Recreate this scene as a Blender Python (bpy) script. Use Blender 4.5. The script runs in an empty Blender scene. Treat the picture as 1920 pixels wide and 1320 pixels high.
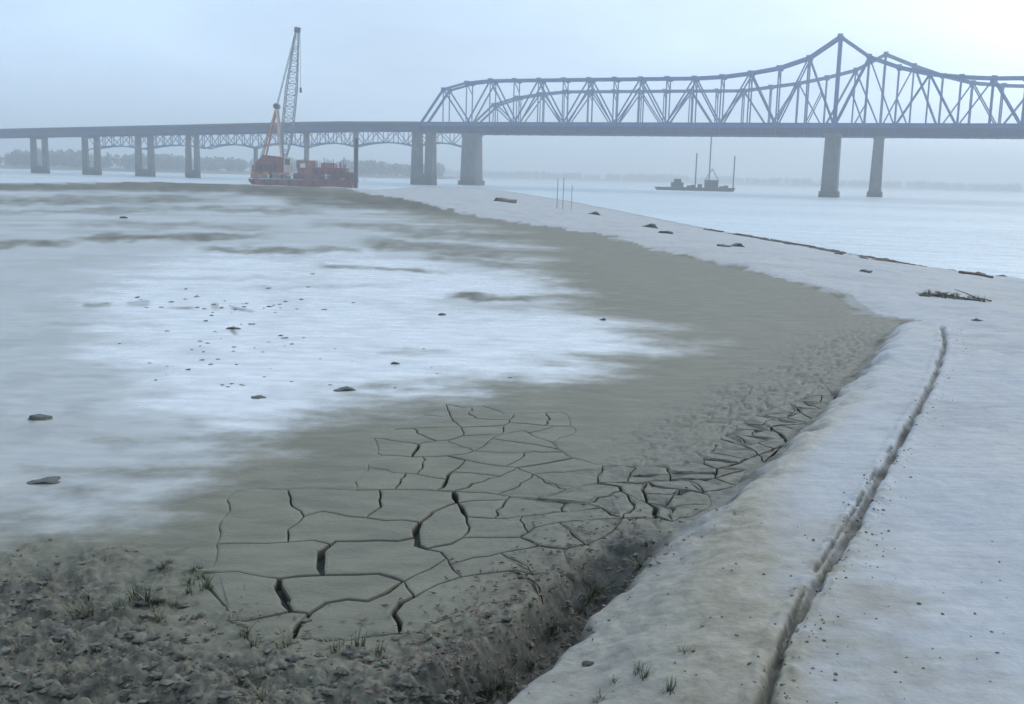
import bpy, math, random
import numpy as np
from mathutils import Vector, Matrix

random.seed(11)
RNG = np.random.default_rng(11)
scene = bpy.context.scene
COL = scene.collection

# ------------------------------------------------------------------ camera
F = 1973.0                       # focal length in pixels of a 1920 wide picture
EYE = 6.5                        # eye height over the river (river level z = 0)
PITCH = math.atan(330.0 / F)
ROLL = math.radians(1.5)
fwd = Vector((0, math.cos(PITCH), -math.sin(PITCH)))
_up0 = Vector((0, math.sin(PITCH), math.cos(PITCH)))
_rt0 = Vector((1, 0, 0))
c_right = _rt0 * math.cos(ROLL) + _up0 * math.sin(ROLL)
c_up = -_rt0 * math.sin(ROLL) + _up0 * math.cos(ROLL)
cam_d = bpy.data.cameras.new('camera')
cam = bpy.data.objects.new('camera', cam_d)
COL.objects.link(cam)
cam_d.sensor_width = 36.0
cam_d.lens = 36.0 * F / 1920.0
cam_d.clip_start = 0.05
cam_d.clip_end = 12000
m = Matrix((c_right, c_up, -fwd)).transposed().to_4x4()
m.translation = Vector((0, 0, EYE))
cam.matrix_world = m
scene.camera = cam

# ------------------------------------------------------------------ world, sun, exposure
SUN_AZ, SUN_EL = math.radians(46), math.radians(32)
sun_dir = Vector((math.sin(SUN_AZ) * math.cos(SUN_EL), math.cos(SUN_AZ) * math.cos(SUN_EL), math.sin(SUN_EL)))
scene.view_settings.view_transform = 'Standard'
scene.view_settings.look = 'None'
scene.view_settings.exposure = 0.40
scene.view_settings.gamma = 1.0
scene.view_settings.use_curve_mapping = False


def new_node(nt, kind, **kw):
    n = nt.nodes.new(kind)
    for k, v in kw.items():
        if k.startswith('in_'):
            key = k[3:]
            n.inputs[int(key) if key.isdigit() else key].default_value = v
        else:
            setattr(n, k, v)
    return n


world = bpy.data.worlds.new('World')
scene.world = world
world.use_nodes = True
nt = world.node_tree
for n in list(nt.nodes):
    nt.nodes.remove(n)
L = nt.links.new
out = new_node(nt, 'ShaderNodeOutputWorld')
bg = new_node(nt, 'ShaderNodeBackground', in_Strength=0.1)
sky = new_node(nt, 'ShaderNodeTexSky', sky_type='NISHITA', sun_disc=False, sun_elevation=SUN_EL,
               sun_rotation=SUN_AZ, air_density=1.0, dust_density=3.0, ozone_density=1.5)
tc = new_node(nt, 'ShaderNodeTexCoord')
nrm = new_node(nt, 'ShaderNodeVectorMath', operation='NORMALIZE')
L(tc.outputs['Generated'], nrm.inputs[0])
sep = new_node(nt, 'ShaderNodeSeparateXYZ')
L(nrm.outputs[0], sep.inputs[0])
zc = new_node(nt, 'ShaderNodeMath', operation='MAXIMUM', in_1=0.0)
L(sep.outputs['Z'], zc.inputs[0])
# cloud deck seen on a plane overhead
za = new_node(nt, 'ShaderNodeMath', operation='ADD', in_1=0.16)
L(zc.outputs[0], za.inputs[0])
inv = new_node(nt, 'ShaderNodeVectorMath', operation='DIVIDE')
cmb = new_node(nt, 'ShaderNodeCombineXYZ')
for i in range(3):
    L(za.outputs[0], cmb.inputs[i])
L(nrm.outputs[0], inv.inputs[0])
L(cmb.outputs[0], inv.inputs[1])
noi = new_node(nt, 'ShaderNodeTexNoise', in_Scale=0.75, in_Detail=6.0, in_Roughness=0.52)
L(inv.outputs[0], noi.inputs['Vector'])
mr = new_node(nt, 'ShaderNodeMapRange', in_1=0.3, in_2=0.72, in_3=0.80, in_4=1.16)
L(noi.outputs['Fac'], mr.inputs[0])
# overcast brightening to the zenith
ov = new_node(nt, 'ShaderNodeMath', operation='MULTIPLY_ADD', in_1=0.46, in_2=0.89)
L(zc.outputs[0], ov.inputs[0])
# thin cloud round the hidden sun
dt = new_node(nt, 'ShaderNodeVectorMath', operation='DOT_PRODUCT')
L(nrm.outputs[0], dt.inputs[0])
dt.inputs[1].default_value = sun_dir
dmx = new_node(nt, 'ShaderNodeMath', operation='MAXIMUM', in_1=0.0)
L(dt.outputs['Value'], dmx.inputs[0])
dpw = new_node(nt, 'ShaderNodeMath', operation='POWER', in_1=8.0)
L(dmx.outputs[0], dpw.inputs[0])
gl = new_node(nt, 'ShaderNodeMath', operation='MULTIPLY', in_1=1.8)
L(dpw.outputs[0], gl.inputs[0])
lum = new_node(nt, 'ShaderNodeMath', operation='ADD')
L(ov.outputs[0], lum.inputs[0])
L(gl.outputs[0], lum.inputs[1])
lum2 = new_node(nt, 'ShaderNodeMath', operation='MULTIPLY')
L(lum.outputs[0], lum2.inputs[0])
L(mr.outputs[0], lum2.inputs[1])
ccol = new_node(nt, 'ShaderNodeMix', data_type='RGBA')
ccol.inputs['A'].default_value = (5.55, 7.3, 9.5, 1)
ccol.inputs['B'].default_value = (8.4, 8.6, 8.7, 1)
L(dpw.outputs[0], ccol.inputs['Factor'])
cm = new_node(nt, 'ShaderNodeVectorMath', operation='SCALE')
L(ccol.outputs['Result'], cm.inputs[0])
L(lum2.outputs[0], cm.inputs['Scale'])
mix = new_node(nt, 'ShaderNodeMix', data_type='RGBA')
mix.inputs['Factor'].default_value = 0.9
L(sky.outputs[0], mix.inputs['A'])
L(cm.outputs[0], mix.inputs['B'])
L(mix.outputs['Result'], bg.inputs['Color'])
L(bg.outputs[0], out.inputs['Surface'])

sun_d = bpy.data.lights.new('sun', 'SUN')
sun_d.energy = 0.6
sun_d.angle = math.radians(16)
sun_d.color = (1.0, 0.96, 0.9)
sun = bpy.data.objects.new('sun', sun_d)
COL.objects.link(sun)
sun.rotation_euler = (-sun_dir).to_track_quat('-Z', 'Y').to_euler()
sun.location = (40, 40, 60)


# ------------------------------------------------------------------ helpers
def ray(px, py):
    d = fwd + c_right * ((px - 960) / F) + c_up * ((660 - py) / F)
    return d


def gp(px, py, h):
    """plan position of a photograph point that lies h metres below the eye"""
    d = ray(px, py)
    t = -h / d.z
    return (d.x * t, d.y * t)


def at_depth(px, py, Y):
    d = ray(px, py)
    t = Y / d.y
    return Vector((d.x * t, Y, EYE + d.z * t))


def horizon(px):
    return 330 + math.tan(ROLL) * (px - 960)


def tag(o, label=None, cat=None, group=None, kind=None):
    if label: o['label'] = label
    if cat: o['category'] = cat
    if group: o['group'] = group
    if kind: o['kind'] = kind
    return o


def empty(name, loc):
    o = bpy.data.objects.new(name, None)
    COL.objects.link(o)
    o.location = loc
    return o


def link_mesh(name, verts, faces, mat, parent=None, origin=None, smooth=False):
    """verts in world space; the object's origin is the parent's (or the given) location"""
    org = Vector((0, 0, 0))
    if parent is not None:
        p = parent
        while p is not None:
            org += p.location
            p = p.parent
    elif origin is not None:
        org = Vector(origin)
    v = [(a[0] - org.x, a[1] - org.y, a[2] - org.z) for a in verts]
    me = bpy.data.meshes.new(name)
    me.from_pydata(v, [], faces)
    me.validate()
    if smooth:
        me.polygons.foreach_set('use_smooth', [True] * len(me.polygons))
    me.materials.append(mat)
    o = bpy.data.objects.new(name, me)
    COL.objects.link(o)
    if parent is not None:
        o.parent = parent
    elif origin is not None:
        o.location = org
    return o


class MB:
    """collects boxes, beams, tubes and lathes"""
    def __init__(self):
        self.v, self.f = [], []

    def add(self, v, f):
        n = len(self.v)
        self.v += [tuple(a) for a in v]
        self.f += [tuple(i + n for i in q) for q in f]
        return self

    def beam(self, p, q, w, h=None, up=(0, 0, 1), w2=None, h2=None):
        p, q = Vector(p), Vector(q)
        h = h or w
        w2 = w2 or w
        h2 = h2 or h
        d = (q - p).normalized()
        u = Vector(up)
        if abs(d.dot(u)) > 0.98:
            u = Vector((0, 1, 0))
        s = d.cross(u).normalized()
        t = s.cross(d).normalized()
        vs = []
        for c, a, b in ((p, w, h), (q, w2, h2)):
            for i, j in ((-1, -1), (1, -1), (1, 1), (-1, 1)):
                vs.append(c + s * (i * a / 2) + t * (j * b / 2))
        return self.add(vs, [(3, 2, 1, 0), (4, 5, 6, 7), (0, 1, 5, 4), (1, 2, 6, 5), (2, 3, 7, 6), (3, 0, 4, 7)])

    def box(self, x0, x1, y0, y1, z0, z1):
        vs = [(x0, y0, z0), (x1, y0, z0), (x1, y1, z0), (x0, y1, z0),
              (x0, y0, z1), (x1, y0, z1), (x1, y1, z1), (x0, y1, z1)]
        return self.add(vs, [(3, 2, 1, 0), (4, 5, 6, 7), (0, 1, 5, 4), (1, 2, 6, 5), (2, 3, 7, 6), (3, 0, 4, 7)])

    def tube(self, pts, r, n=8, r_end=None):
        pts = [Vector(p) for p in pts]
        rings = []
        for i, p in enumerate(pts):
            d = (pts[min(i + 1, len(pts) - 1)] - pts[max(i - 1, 0)]).normalized()
            u = Vector((0, 0, 1)) if abs(d.z) < 0.9 else Vector((0, 1, 0))
            s = d.cross(u).normalized()
            t = s.cross(d)
            rr = r if r_end is None else r + (r_end - r) * i / (len(pts) - 1)
            rings.append([p + s * (rr * math.cos(2 * math.pi * k / n)) + t * (rr * math.sin(2 * math.pi * k / n)) for k in range(n)])
        vs = [v for rg in rings for v in rg]
        fs = []
        for i in range(len(pts) - 1):
            for k in range(n):
                a, b = i * n + k, i * n + (k + 1) % n
                fs.append((a, b, b + n, a + n))
        fs.append(tuple(range(n))[::-1])
        fs.append(tuple((len(pts) - 1) * n + k for k in range(n)))
        return self.add(vs, fs)

    def prism(self, outline, axis_p, axis_q):
        """outline: list of 3D points; extruded by the vector q - p"""
        d = Vector(axis_q) - Vector(axis_p)
        n = len(outline)
        vs = [Vector(o) for o in outline] + [Vector(o) + d for o in outline]
        fs = [tuple(range(n))[::-1], tuple(range(n, 2 * n))]
        fs += [(i, (i + 1) % n, n + (i + 1) % n, n + i) for i in range(n)]
        return self.add(vs, fs)

    def build(self, name, mat, parent=None, origin=None, smooth=False):
        return link_mesh(name, self.v, self.f, mat, parent, origin, smooth)


# vectorised gradient noise
def _hash(ix, iy, seed):
    h = (ix.astype(np.int64) * 374761393 + iy.astype(np.int64) * 668265263 + seed * 1274126177) & 0xffffffff
    h = ((h ^ (h >> 13)) * 1274126177) & 0xffffffff
    h = h ^ (h >> 16)
    return h


def pnoise(x, y, seed=0):
    x = np.asarray(x, float)
    y = np.asarray(y, float)
    x0, y0 = np.floor(x), np.floor(y)
    fx, fy = x - x0, y - y0
    u, v = fx * fx * fx * (fx * (fx * 6 - 15) + 10), fy * fy * fy * (fy * (fy * 6 - 15) + 10)

    def g(ix, iy, dx, dy):
        a = _hash(ix, iy, seed) * (2 * math.pi / 4294967296.0)
        return np.cos(a) * dx + np.sin(a) * dy
    a = g(x0, y0, fx, fy)
    b = g(x0 + 1, y0, fx - 1, fy)
    c = g(x0, y0 + 1, fx, fy - 1)
    d = g(x0 + 1, y0 + 1, fx - 1, fy - 1)
    return (a + (b - a) * u + (c - a) * v + (a - b - c + d) * u * v) * 1.5


def fbm(x, y, octv=4, seed=0, gain=0.5):
    s, a, f = 0, 1.0, 1.0
    for i in range(octv):
        s = s + a * pnoise(np.asarray(x) * f + 13.7 * i, np.asarray(y) * f - 7.1 * i, seed + i)
        a *= gain
        f *= 2.03
    return s


def sstep(a, b, x):
    t = np.clip((x - a) / (b - a), 0, 1)
    return t * t * (3 - 2 * t)


def seg_dist(px, py, pts, closed=False):
    pts = list(pts)
    if closed:
        pts = pts + [pts[0]]
    best = np.full(np.shape(px), 1e18)
    for (ax, ay), (bx, by) in zip(pts[:-1], pts[1:]):
        dx, dy = bx - ax, by - ay
        t = np.clip(((px - ax) * dx + (py - ay) * dy) / (dx * dx + dy * dy + 1e-12), 0, 1)
        best = np.minimum(best, (px - ax - t * dx) ** 2 + (py - ay - t * dy) ** 2)
    return np.sqrt(best)


def inside(px, py, pts):
    r = np.zeros(np.shape(px), bool)
    n = len(pts)
    for i in range(n):
        ax, ay = pts[i]
        bx, by = pts[(i + 1) % n]
        if ay == by:
            continue
        c = ((ay > py) != (by > py)) & (px < (bx - ax) * (py - ay) / (by - ay) + ax)
        r ^= c
    return r


def sdist(px, py, pts):
    """positive inside"""
    d = seg_dist(px, py, pts, True)
    return np.where(inside(px, py, pts), d, -d)


# ------------------------------------------------------------------ materials
MATS = {}


def base_mat(name):
    mt = bpy.data.materials.new(name)
    mt.use_nodes = True
    nt = mt.node_tree
    b = nt.nodes['Principled BSDF']
    MATS[name] = mt
    return mt, nt, b


def simple_mat(name, col, rough=0.7, var=0.25, scale=2.0, bump=0.0, metal=0.0, col2=None, bscale=None):
    mt, nt, b = base_mat(name)
    L = nt.links.new
    geo = new_node(nt, 'ShaderNodeNewGeometry')
    no = new_node(nt, 'ShaderNodeTexNoise', in_Scale=scale, in_Detail=6.0, in_Roughness=0.6)
    L(geo.outputs['Position'], no.inputs['Vector'])
    mx = new_node(nt, 'ShaderNodeMix', data_type='RGBA')
    c2 = col2 or tuple(c * (1 - var) for c in col)
    mx.inputs['A'].default_value = tuple(c2) + (1,)
    mx.inputs['B'].default_value = tuple(min(1, c * (1 + var * 0.5)) for c in col) + (1,)
    mr = new_node(nt, 'ShaderNodeMapRange', in_1=0.32, in_2=0.68)
    L(no.outputs['Fac'], mr.inputs[0])
    L(mr.outputs[0], mx.inputs['Factor'])
    L(mx.outputs['Result'], b.inputs['Base Color'])
    b.inputs['Roughness'].default_value = rough
    b.inputs['Metallic'].default_value = metal
    if bump:
        n2 = new_node(nt, 'ShaderNodeTexNoise', in_Scale=bscale or scale * 5, in_Detail=4.0)
        L(geo.outputs['Position'], n2.inputs['Vector'])
        bp = new_node(nt, 'ShaderNodeBump', in_Strength=0.6, in_Distance=bump)
        L(n2.outputs['Fac'], bp.inputs['Height'])
        L(bp.outputs[0], b.inputs['Normal'])
    return mt


def ground_mat():
    """mud, pale silt with painted sky glare, sand and rough soil, blended by the masks stored on the mesh"""
    mt, nt, b = base_mat('ground')
    L = nt.links.new
    at = new_node(nt, 'ShaderNodeAttribute', attribute_name='mask')
    sp = new_node(nt, 'ShaderNodeSeparateColor')
    L(at.outputs['Color'], sp.inputs[0])
    geo = new_node(nt, 'ShaderNodeNewGeometry')

    def noise(scale, detail=5.0, rough=0.55, stretch=None):
        n = new_node(nt, 'ShaderNodeTexNoise', in_Scale=scale, in_Detail=detail, in_Roughness=rough)
        if stretch:
            mp = new_node(nt, 'ShaderNodeMapping')
            mp.inputs['Scale'].default_value = stretch
            L(geo.outputs['Position'], mp.inputs['Vector'])
            L(mp.outputs[0], n.inputs['Vector'])
        else:
            L(geo.outputs['Position'], n.inputs['Vector'])
        return n.outputs['Fac']

    def ramp(fac, a, c, lo=0.35, hi=0.65):
        m1 = new_node(nt, 'ShaderNodeMapRange', in_1=lo, in_2=hi)
        L(fac, m1.inputs[0])
        x = new_node(nt, 'ShaderNodeMix', data_type='RGBA')
        x.inputs['A'].default_value = a + (1,)
        x.inputs['B'].default_value = c + (1,)
        L(m1.outputs[0], x.inputs['Factor'])
        return x.outputs['Result']

    def mixc(fac, a, c):
        x = new_node(nt, 'ShaderNodeMix', data_type='RGBA')
        L(fac, x.inputs['Factor'])
        L(a, x.inputs['A'])
        L(c, x.inputs['B'])
        return x.outputs['Result']

    n_big = noise(0.35)
    n_mid = noise(2.6, 6, 0.6, (0.6, 1.6, 1))
    n_fine = noise(28, 4)
    n_soil = noise(9, 6, 0.65)
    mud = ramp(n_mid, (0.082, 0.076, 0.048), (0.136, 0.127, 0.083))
    silt = ramp(n_mid, (0.40, 0.40, 0.395), (0.56, 0.55, 0.545))  # silt colour, also standing in for sky glare on the wet patch
    sand = ramp(noise(4.5, 12, 0.78), (0.295, 0.30, 0.305), (0.40, 0.395, 0.385))
    n_str = noise(2.2, 8, 0.7, (0.7, 5.0, 1))
    sandx = ramp(n_str, (0.84, 0.85, 0.87), (1.0, 1.0, 1.0))
    sq = new_node(nt, 'ShaderNodeMix', data_type='RGBA', blend_type='MULTIPLY')
    sq.inputs['Factor'].default_value = 1
    L(sand, sq.inputs['A'])
    L(sandx, sq.inputs['B'])
    sand = sq.outputs['Result']
    sand2 = ramp(n_big, (0.9, 0.92, 0.95), (1.0, 0.98, 0.95))
    sm = new_node(nt, 'ShaderNodeMix', data_type='RGBA', blend_type='MULTIPLY')
    sm.inputs['Factor'].default_value = 1
    L(sand, sm.inputs['A'])
    L(sand2, sm.inputs['B'])
    soil = ramp(n_soil, (0.030, 0.028, 0.021), (0.142, 0.130, 0.092))
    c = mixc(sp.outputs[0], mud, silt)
    at3 = new_node(nt, 'ShaderNodeAttribute', attribute_name='tan')
    tanc = ramp(noise(5.5, 10, 0.72), (0.19, 0.165, 0.118), (0.33, 0.30, 0.235))
    c = mixc(sp.outputs[2], c, mixc(at3.outputs['Fac'], sm.outputs['Result'], tanc))
    c = mixc(sp.outputs[1], c, soil)
    # wet soil is darker
    wetc = new_node(nt, 'ShaderNodeMix', data_type='RGBA', blend_type='MULTIPLY')
    L(at.outputs['Alpha'], wetc.inputs['Factor'])
    L(c, wetc.inputs['A'])
    wetc.inputs['B'].default_value = (0.42, 0.44, 0.45, 1)
    L(wetc.outputs['Result'], b.inputs['Base Color'])
    # roughness: damp mud, wet silt, dry sand
    at2 = new_node(nt, 'ShaderNodeAttribute', attribute_name='gloss')
    rr = new_node(nt, 'ShaderNodeMapRange', in_1=0.0, in_2=1.0, in_3=0.8, in_4=0.2)
    L(at2.outputs['Fac'], rr.inputs[0])
    rv = new_node(nt, 'ShaderNodeMath', operation='MULTIPLY_ADD', in_1=0.12)
    L(n_mid, rv.inputs[0])
    L(rr.outputs[0], rv.inputs[2])
    L(rv.outputs[0], b.inputs['Roughness'])
    # fine relief
    bh = new_node(nt, 'ShaderNodeMath', operation='ADD')
    L(n_fine, bh.inputs[0])
    bh2 = new_node(nt, 'ShaderNodeMath', operation='MULTIPLY', in_1=1.5)
    L(n_soil, bh2.inputs[0])
    L(bh2.outputs[0], bh.inputs[1])
    st = new_node(nt, 'ShaderNodeMapRange', in_1=0.0, in_2=1.0, in_3=0.45, in_4=0.06)
    L(at2.outputs['Fac'], st.inputs[0])
    bp = new_node(nt, 'ShaderNodeBump', in_Distance=0.02)
    L(st.outputs[0], bp.inputs['Strength'])
    L(bh.outputs[0], bp.inputs['Height'])
    L(bp.outputs[0], b.inputs['Normal'])
    return mt


def water_mat():
    mt, nt, b = base_mat('river_water')
    L = nt.links.new
    b.inputs['Base Color'].default_value = (0.44, 0.485, 0.50, 1)
    b.inputs['Roughness'].default_value = 0.38
    b.inputs['IOR'].default_value = 1.33
    geo = new_node(nt, 'ShaderNodeNewGeometry')
    mp = new_node(nt, 'ShaderNodeMapping')
    mp.inputs['Scale'].default_value = (0.5, 1.0, 1)
    mp.inputs['Rotation'].default_value = (0, 0, math.radians(20))
    L(geo.outputs['Position'], mp.inputs['Vector'])
    n1 = new_node(nt, 'ShaderNodeTexNoise', in_Scale=0.16, in_Detail=7.0, in_Roughness=0.68)
    L(mp.outputs[0], n1.inputs['Vector'])
    n0 = new_node(nt, 'ShaderNodeTexNoise', in_Scale=0.012, in_Detail=3.0)
    L(mp.outputs[0], n0.inputs['Vector'])
    mr = new_node(nt, 'ShaderNodeMapRange', in_1=0.4, in_2=0.62, in_3=0.6, in_4=1.0)
    L(n0.outputs['Fac'], mr.inputs[0])
    bp = new_node(nt, 'ShaderNodeBump', in_Distance=3.6)
    L(mr.outputs[0], bp.inputs['Strength'])
    L(n1.outputs['Fac'], bp.inputs['Height'])
    L(bp.outputs[0], b.inputs['Normal'])
    return mt


M_GROUND = ground_mat()
M_WATER = water_mat()
M_STEEL = simple_mat('bridge_steel', (0.003, 0.095, 0.27), 0.75, 0.3, 0.35)
M_STEEL2 = simple_mat('bridge_steel_weathered', (0.005, 0.10, 0.26), 0.75, 0.35, 0.3)
M_DECK = simple_mat('deck_girder', (0.008, 0.045, 0.15), 0.6, 0.3, 0.25)
M_PARAPET = simple_mat('parapet', (0.025, 0.075, 0.14), 0.8, 0.3, 0.2)
M_CONC = simple_mat('pier_concrete', (0.13, 0.13, 0.135), 0.9, 0.35, 0.25, col2=(0.07, 0.075, 0.085))
def stain_pier(mt):
    """silt and damp mark the piers near the water"""
    nt = mt.node_tree
    L = nt.links.new
    b = nt.nodes['Principled BSDF']
    src = b.inputs['Base Color'].links[0].from_socket
    geo = new_node(nt, 'ShaderNodeNewGeometry')
    sp = new_node(nt, 'ShaderNodeSeparateXYZ')
    L(geo.outputs['Position'], sp.inputs[0])
    no = new_node(nt, 'ShaderNodeTexNoise', in_Scale=0.5, in_Detail=4.0)
    L(geo.outputs['Position'], no.inputs['Vector'])
    ad = new_node(nt, 'ShaderNodeMath', operation='MULTIPLY_ADD', in_1=5.0)
    L(no.outputs['Fac'], ad.inputs[0])
    L(sp.outputs['Z'], ad.inputs[2])
    mr = new_node(nt, 'ShaderNodeMapRange', in_1=4.5, in_2=9.0, in_3=1.0, in_4=0.0)
    L(ad.outputs[0], mr.inputs[0])
    mx = new_node(nt, 'ShaderNodeMix', data_type='RGBA', blend_type='MULTIPLY')
    L(mr.outputs[0], mx.inputs['Factor'])
    L(src, mx.inputs['A'])
    mx.inputs['B'].default_value = (0.55, 0.52, 0.46, 1)
    L(mx.outputs['Result'], b.inputs['Base Color'])


stain_pier(M_CONC)
M_ROAD = simple_mat('bridge_asphalt', (0.05, 0.05, 0.05), 0.9, 0.2, 0.5)
M_RED = simple_mat('red_oxide_paint', (0.20, 0.052, 0.05), 0.6, 0.5, 0.35)
M_RED2 = simple_mat('faded_red_paint', (0.28, 0.095, 0.085), 0.6, 0.4, 0.5)
M_PINK = simple_mat('faded_cream_paint', (0.55, 0.40, 0.34), 0.6, 0.3, 0.5)
M_ORANGE = simple_mat('orange_paint', (0.55, 0.22, 0.07), 0.6, 0.3, 0.5)
M_BOOM = simple_mat('boom_grey', (0.20, 0.24, 0.27), 0.5, 0.3, 0.4)
M_DARK = simple_mat('dark_steel', (0.035, 0.04, 0.05), 0.6, 0.4, 0.8)
M_WHITEP = simple_mat('white_paint', (0.62, 0.62, 0.6), 0.5, 0.2, 0.7)
M_GLASS = simple_mat('cab_glass', (0.04, 0.05, 0.06), 0.1, 0.1, 1.0)
M_STAKE = simple_mat('weathered_stake', (0.22, 0.21, 0.2), 0.9, 0.3, 2.0)
M_WOODY = simple_mat('driftwood', (0.13, 0.105, 0.08), 0.9, 0.45, 6.0, 0.01)
M_CLOD = simple_mat('mud_clod', (0.085, 0.085, 0.075), 0.85, 0.5, 14.0, 0.006)
M_SOILC = simple_mat('soil_clods', (0.125, 0.115, 0.088), 0.95, 0.6, 7.0, 0.008, col2=(0.03, 0.029, 0.025))
M_WEED = simple_mat('weed_green', (0.075, 0.085, 0.04), 0.7, 0.45, 3.0)
M_WEEDY = simple_mat('weed_straw', (0.15, 0.135, 0.085), 0.8, 0.4, 3.0)
M_LEAF = simple_mat('dead_leaf', (0.13, 0.085, 0.06), 0.85, 0.5, 9.0, col2=(0.06, 0.052, 0.045))
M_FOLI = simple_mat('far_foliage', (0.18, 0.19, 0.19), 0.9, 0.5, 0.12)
M_BARK = simple_mat('far_bark', (0.06, 0.05, 0.04), 0.9, 0.3, 0.5)

# ------------------------------------------------------------------ the lie of the land
HM, HB = 2.6, 2.36               # mud and berm top below the eye
Z_MUD, Z_BERM = EYE - HM, EYE - HB
basin = [(-0.75, 4.0)] + [gp(x, y, HM) for x, y in
         ((880, 1330), (1010, 1225), (1110, 1120), (1215, 1030), (1300, 965), (1400, 885), (1500, 800), (1580, 715), (1650, 640),
          (1690, 602), (1610, 590), (1560, 552), (1480, 527), (1400, 509), (1300, 486), (1200, 461), (1120, 438), (1050, 428),
          (960, 418), (870, 402), (790, 380), (700, 366), (640, 352), (500, 347), (300, 341), (150, 344), (0, 346), (-200, 346))]
basin += [(-160, 60), (-60, 8), (-20, 3.6), (-6, 3.3), (-2, 3.5)]
land = [(260, -300), (90, -40), (52, 36), (35.5, 73), (27, 142), (15, 300), (-6, 480), (-24, 565), (-48, 570), (-52, 430), (-55, 320),
        (-64, 262), (-90, 240), (-200, 262), (-420, 170), (-560, -300)]
berm = [gp(x, y, HB) for x, y in
        ((1440, 1340), (1440, 1200), (1420, 1090), (1420, 1000), (1452, 915), (1545, 815), (1632, 725), (1690, 655), (1712, 606),
         (1780, 598), (1905, 600), (2050, 603))] + [(16, 12), (24, 2), (24, -14), (-6, -14), (-5, 0.5), (-1.2, 2.2), (0.1, 3.0)]
gully = [(-0.75, 4.1)] + [gp(x, y, HM + 0.12) for x, y in ((890, 1325), (985, 1245), (1060, 1170), (1120, 1110), (1170, 1060), (1200, 1035))]
groove = [gp(x, y, HB) for x, y in ((1425, 1345), (1455, 1240), (1490, 1160), (1545, 1075), (1592, 1000), (1635, 920), (1680, 840),
                                    (1722, 765), (1755, 700), (1772, 645), (1766, 612))]
groove2 = [gp(x, y, HB) for x, y in ((1440, 1290), (1462, 1205), (1505, 1110), (1555, 1030), (1602, 955), (1645, 875), (1672, 835))]
SOIL_PX = [(-300, 1030), (60, 1015), (220, 1000), (330, 1045), (390, 1120), (470, 1165), (600, 1195), (740, 1195), (860, 1150),
           (960, 1095), (1060, 1040), (1150, 1010), (1235, 1005), (1210, 1060), (1060, 1230), (930, 1340), (820, 1500), (-300, 1500)]
soil_poly = [gp(x, y, HM) for x, y in SOIL_PX]


def chart(x, y):
    """plan polar chart: bearing and log distance, so that soft edges scale with distance"""
    r = np.hypot(x, y) + 1e-6
    return np.arctan2(x, y), np.log(r) * 0.42


def chart_poly(pts, h=HM):
    res = []
    for p in pts:
        x, y = gp(p[0], p[1], h)
        a, b = chart(np.array(x), np.array(y))
        res.append((float(a), float(b)))
    return res


GLARE = chart_poly([(230, 500), (420, 462), (700, 470), (900, 503), (1005, 524), (985, 548), (850, 560), (900, 566), (1010, 584), (1110, 610), (1200, 640),
                     (1080, 680), (960, 697), (840, 706), (720, 728), (600, 762), (470, 792), (390, 800), (290, 745), (200, 660), (170, 570)])  # outline of the sky glare, painted as a paler ground colour
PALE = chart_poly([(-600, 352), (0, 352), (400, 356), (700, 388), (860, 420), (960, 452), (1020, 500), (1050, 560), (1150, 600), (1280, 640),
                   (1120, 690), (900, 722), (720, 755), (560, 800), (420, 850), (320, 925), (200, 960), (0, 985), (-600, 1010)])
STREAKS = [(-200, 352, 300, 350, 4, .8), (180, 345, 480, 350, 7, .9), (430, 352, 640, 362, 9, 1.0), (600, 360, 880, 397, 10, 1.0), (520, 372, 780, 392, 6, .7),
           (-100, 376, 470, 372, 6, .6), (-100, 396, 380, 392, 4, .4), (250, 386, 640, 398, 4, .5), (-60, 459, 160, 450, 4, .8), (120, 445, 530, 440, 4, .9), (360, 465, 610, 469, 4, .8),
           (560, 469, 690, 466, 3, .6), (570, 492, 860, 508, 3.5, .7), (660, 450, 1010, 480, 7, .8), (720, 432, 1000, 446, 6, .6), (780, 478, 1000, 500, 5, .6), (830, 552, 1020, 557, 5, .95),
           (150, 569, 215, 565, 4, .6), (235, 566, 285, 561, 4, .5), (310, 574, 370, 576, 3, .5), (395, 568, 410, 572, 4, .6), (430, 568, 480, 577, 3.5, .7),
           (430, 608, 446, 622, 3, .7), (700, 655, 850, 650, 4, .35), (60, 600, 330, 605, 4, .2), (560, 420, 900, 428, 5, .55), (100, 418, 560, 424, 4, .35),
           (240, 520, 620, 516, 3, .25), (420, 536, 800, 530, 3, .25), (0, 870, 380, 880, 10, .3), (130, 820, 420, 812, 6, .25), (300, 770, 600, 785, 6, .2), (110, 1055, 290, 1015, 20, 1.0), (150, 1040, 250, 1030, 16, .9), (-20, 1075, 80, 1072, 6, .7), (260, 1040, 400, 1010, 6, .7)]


def to_px(x, y, h=HM):
    """photograph column and row under which a plan position at mud level is seen"""
    dz = -h
    f_ = x * fwd.x + y * fwd.y + dz * fwd.z
    a_ = x * c_right.x + y * c_right.y + dz * c_right.z
    b_ = x * c_up.x + y * c_up.y + dz * c_up.z
    f_ = np.where(f_ > 0.3, f_, 0.3)
    return 960 + F * a_ / f_, 660 - F * b_ / f_


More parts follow.
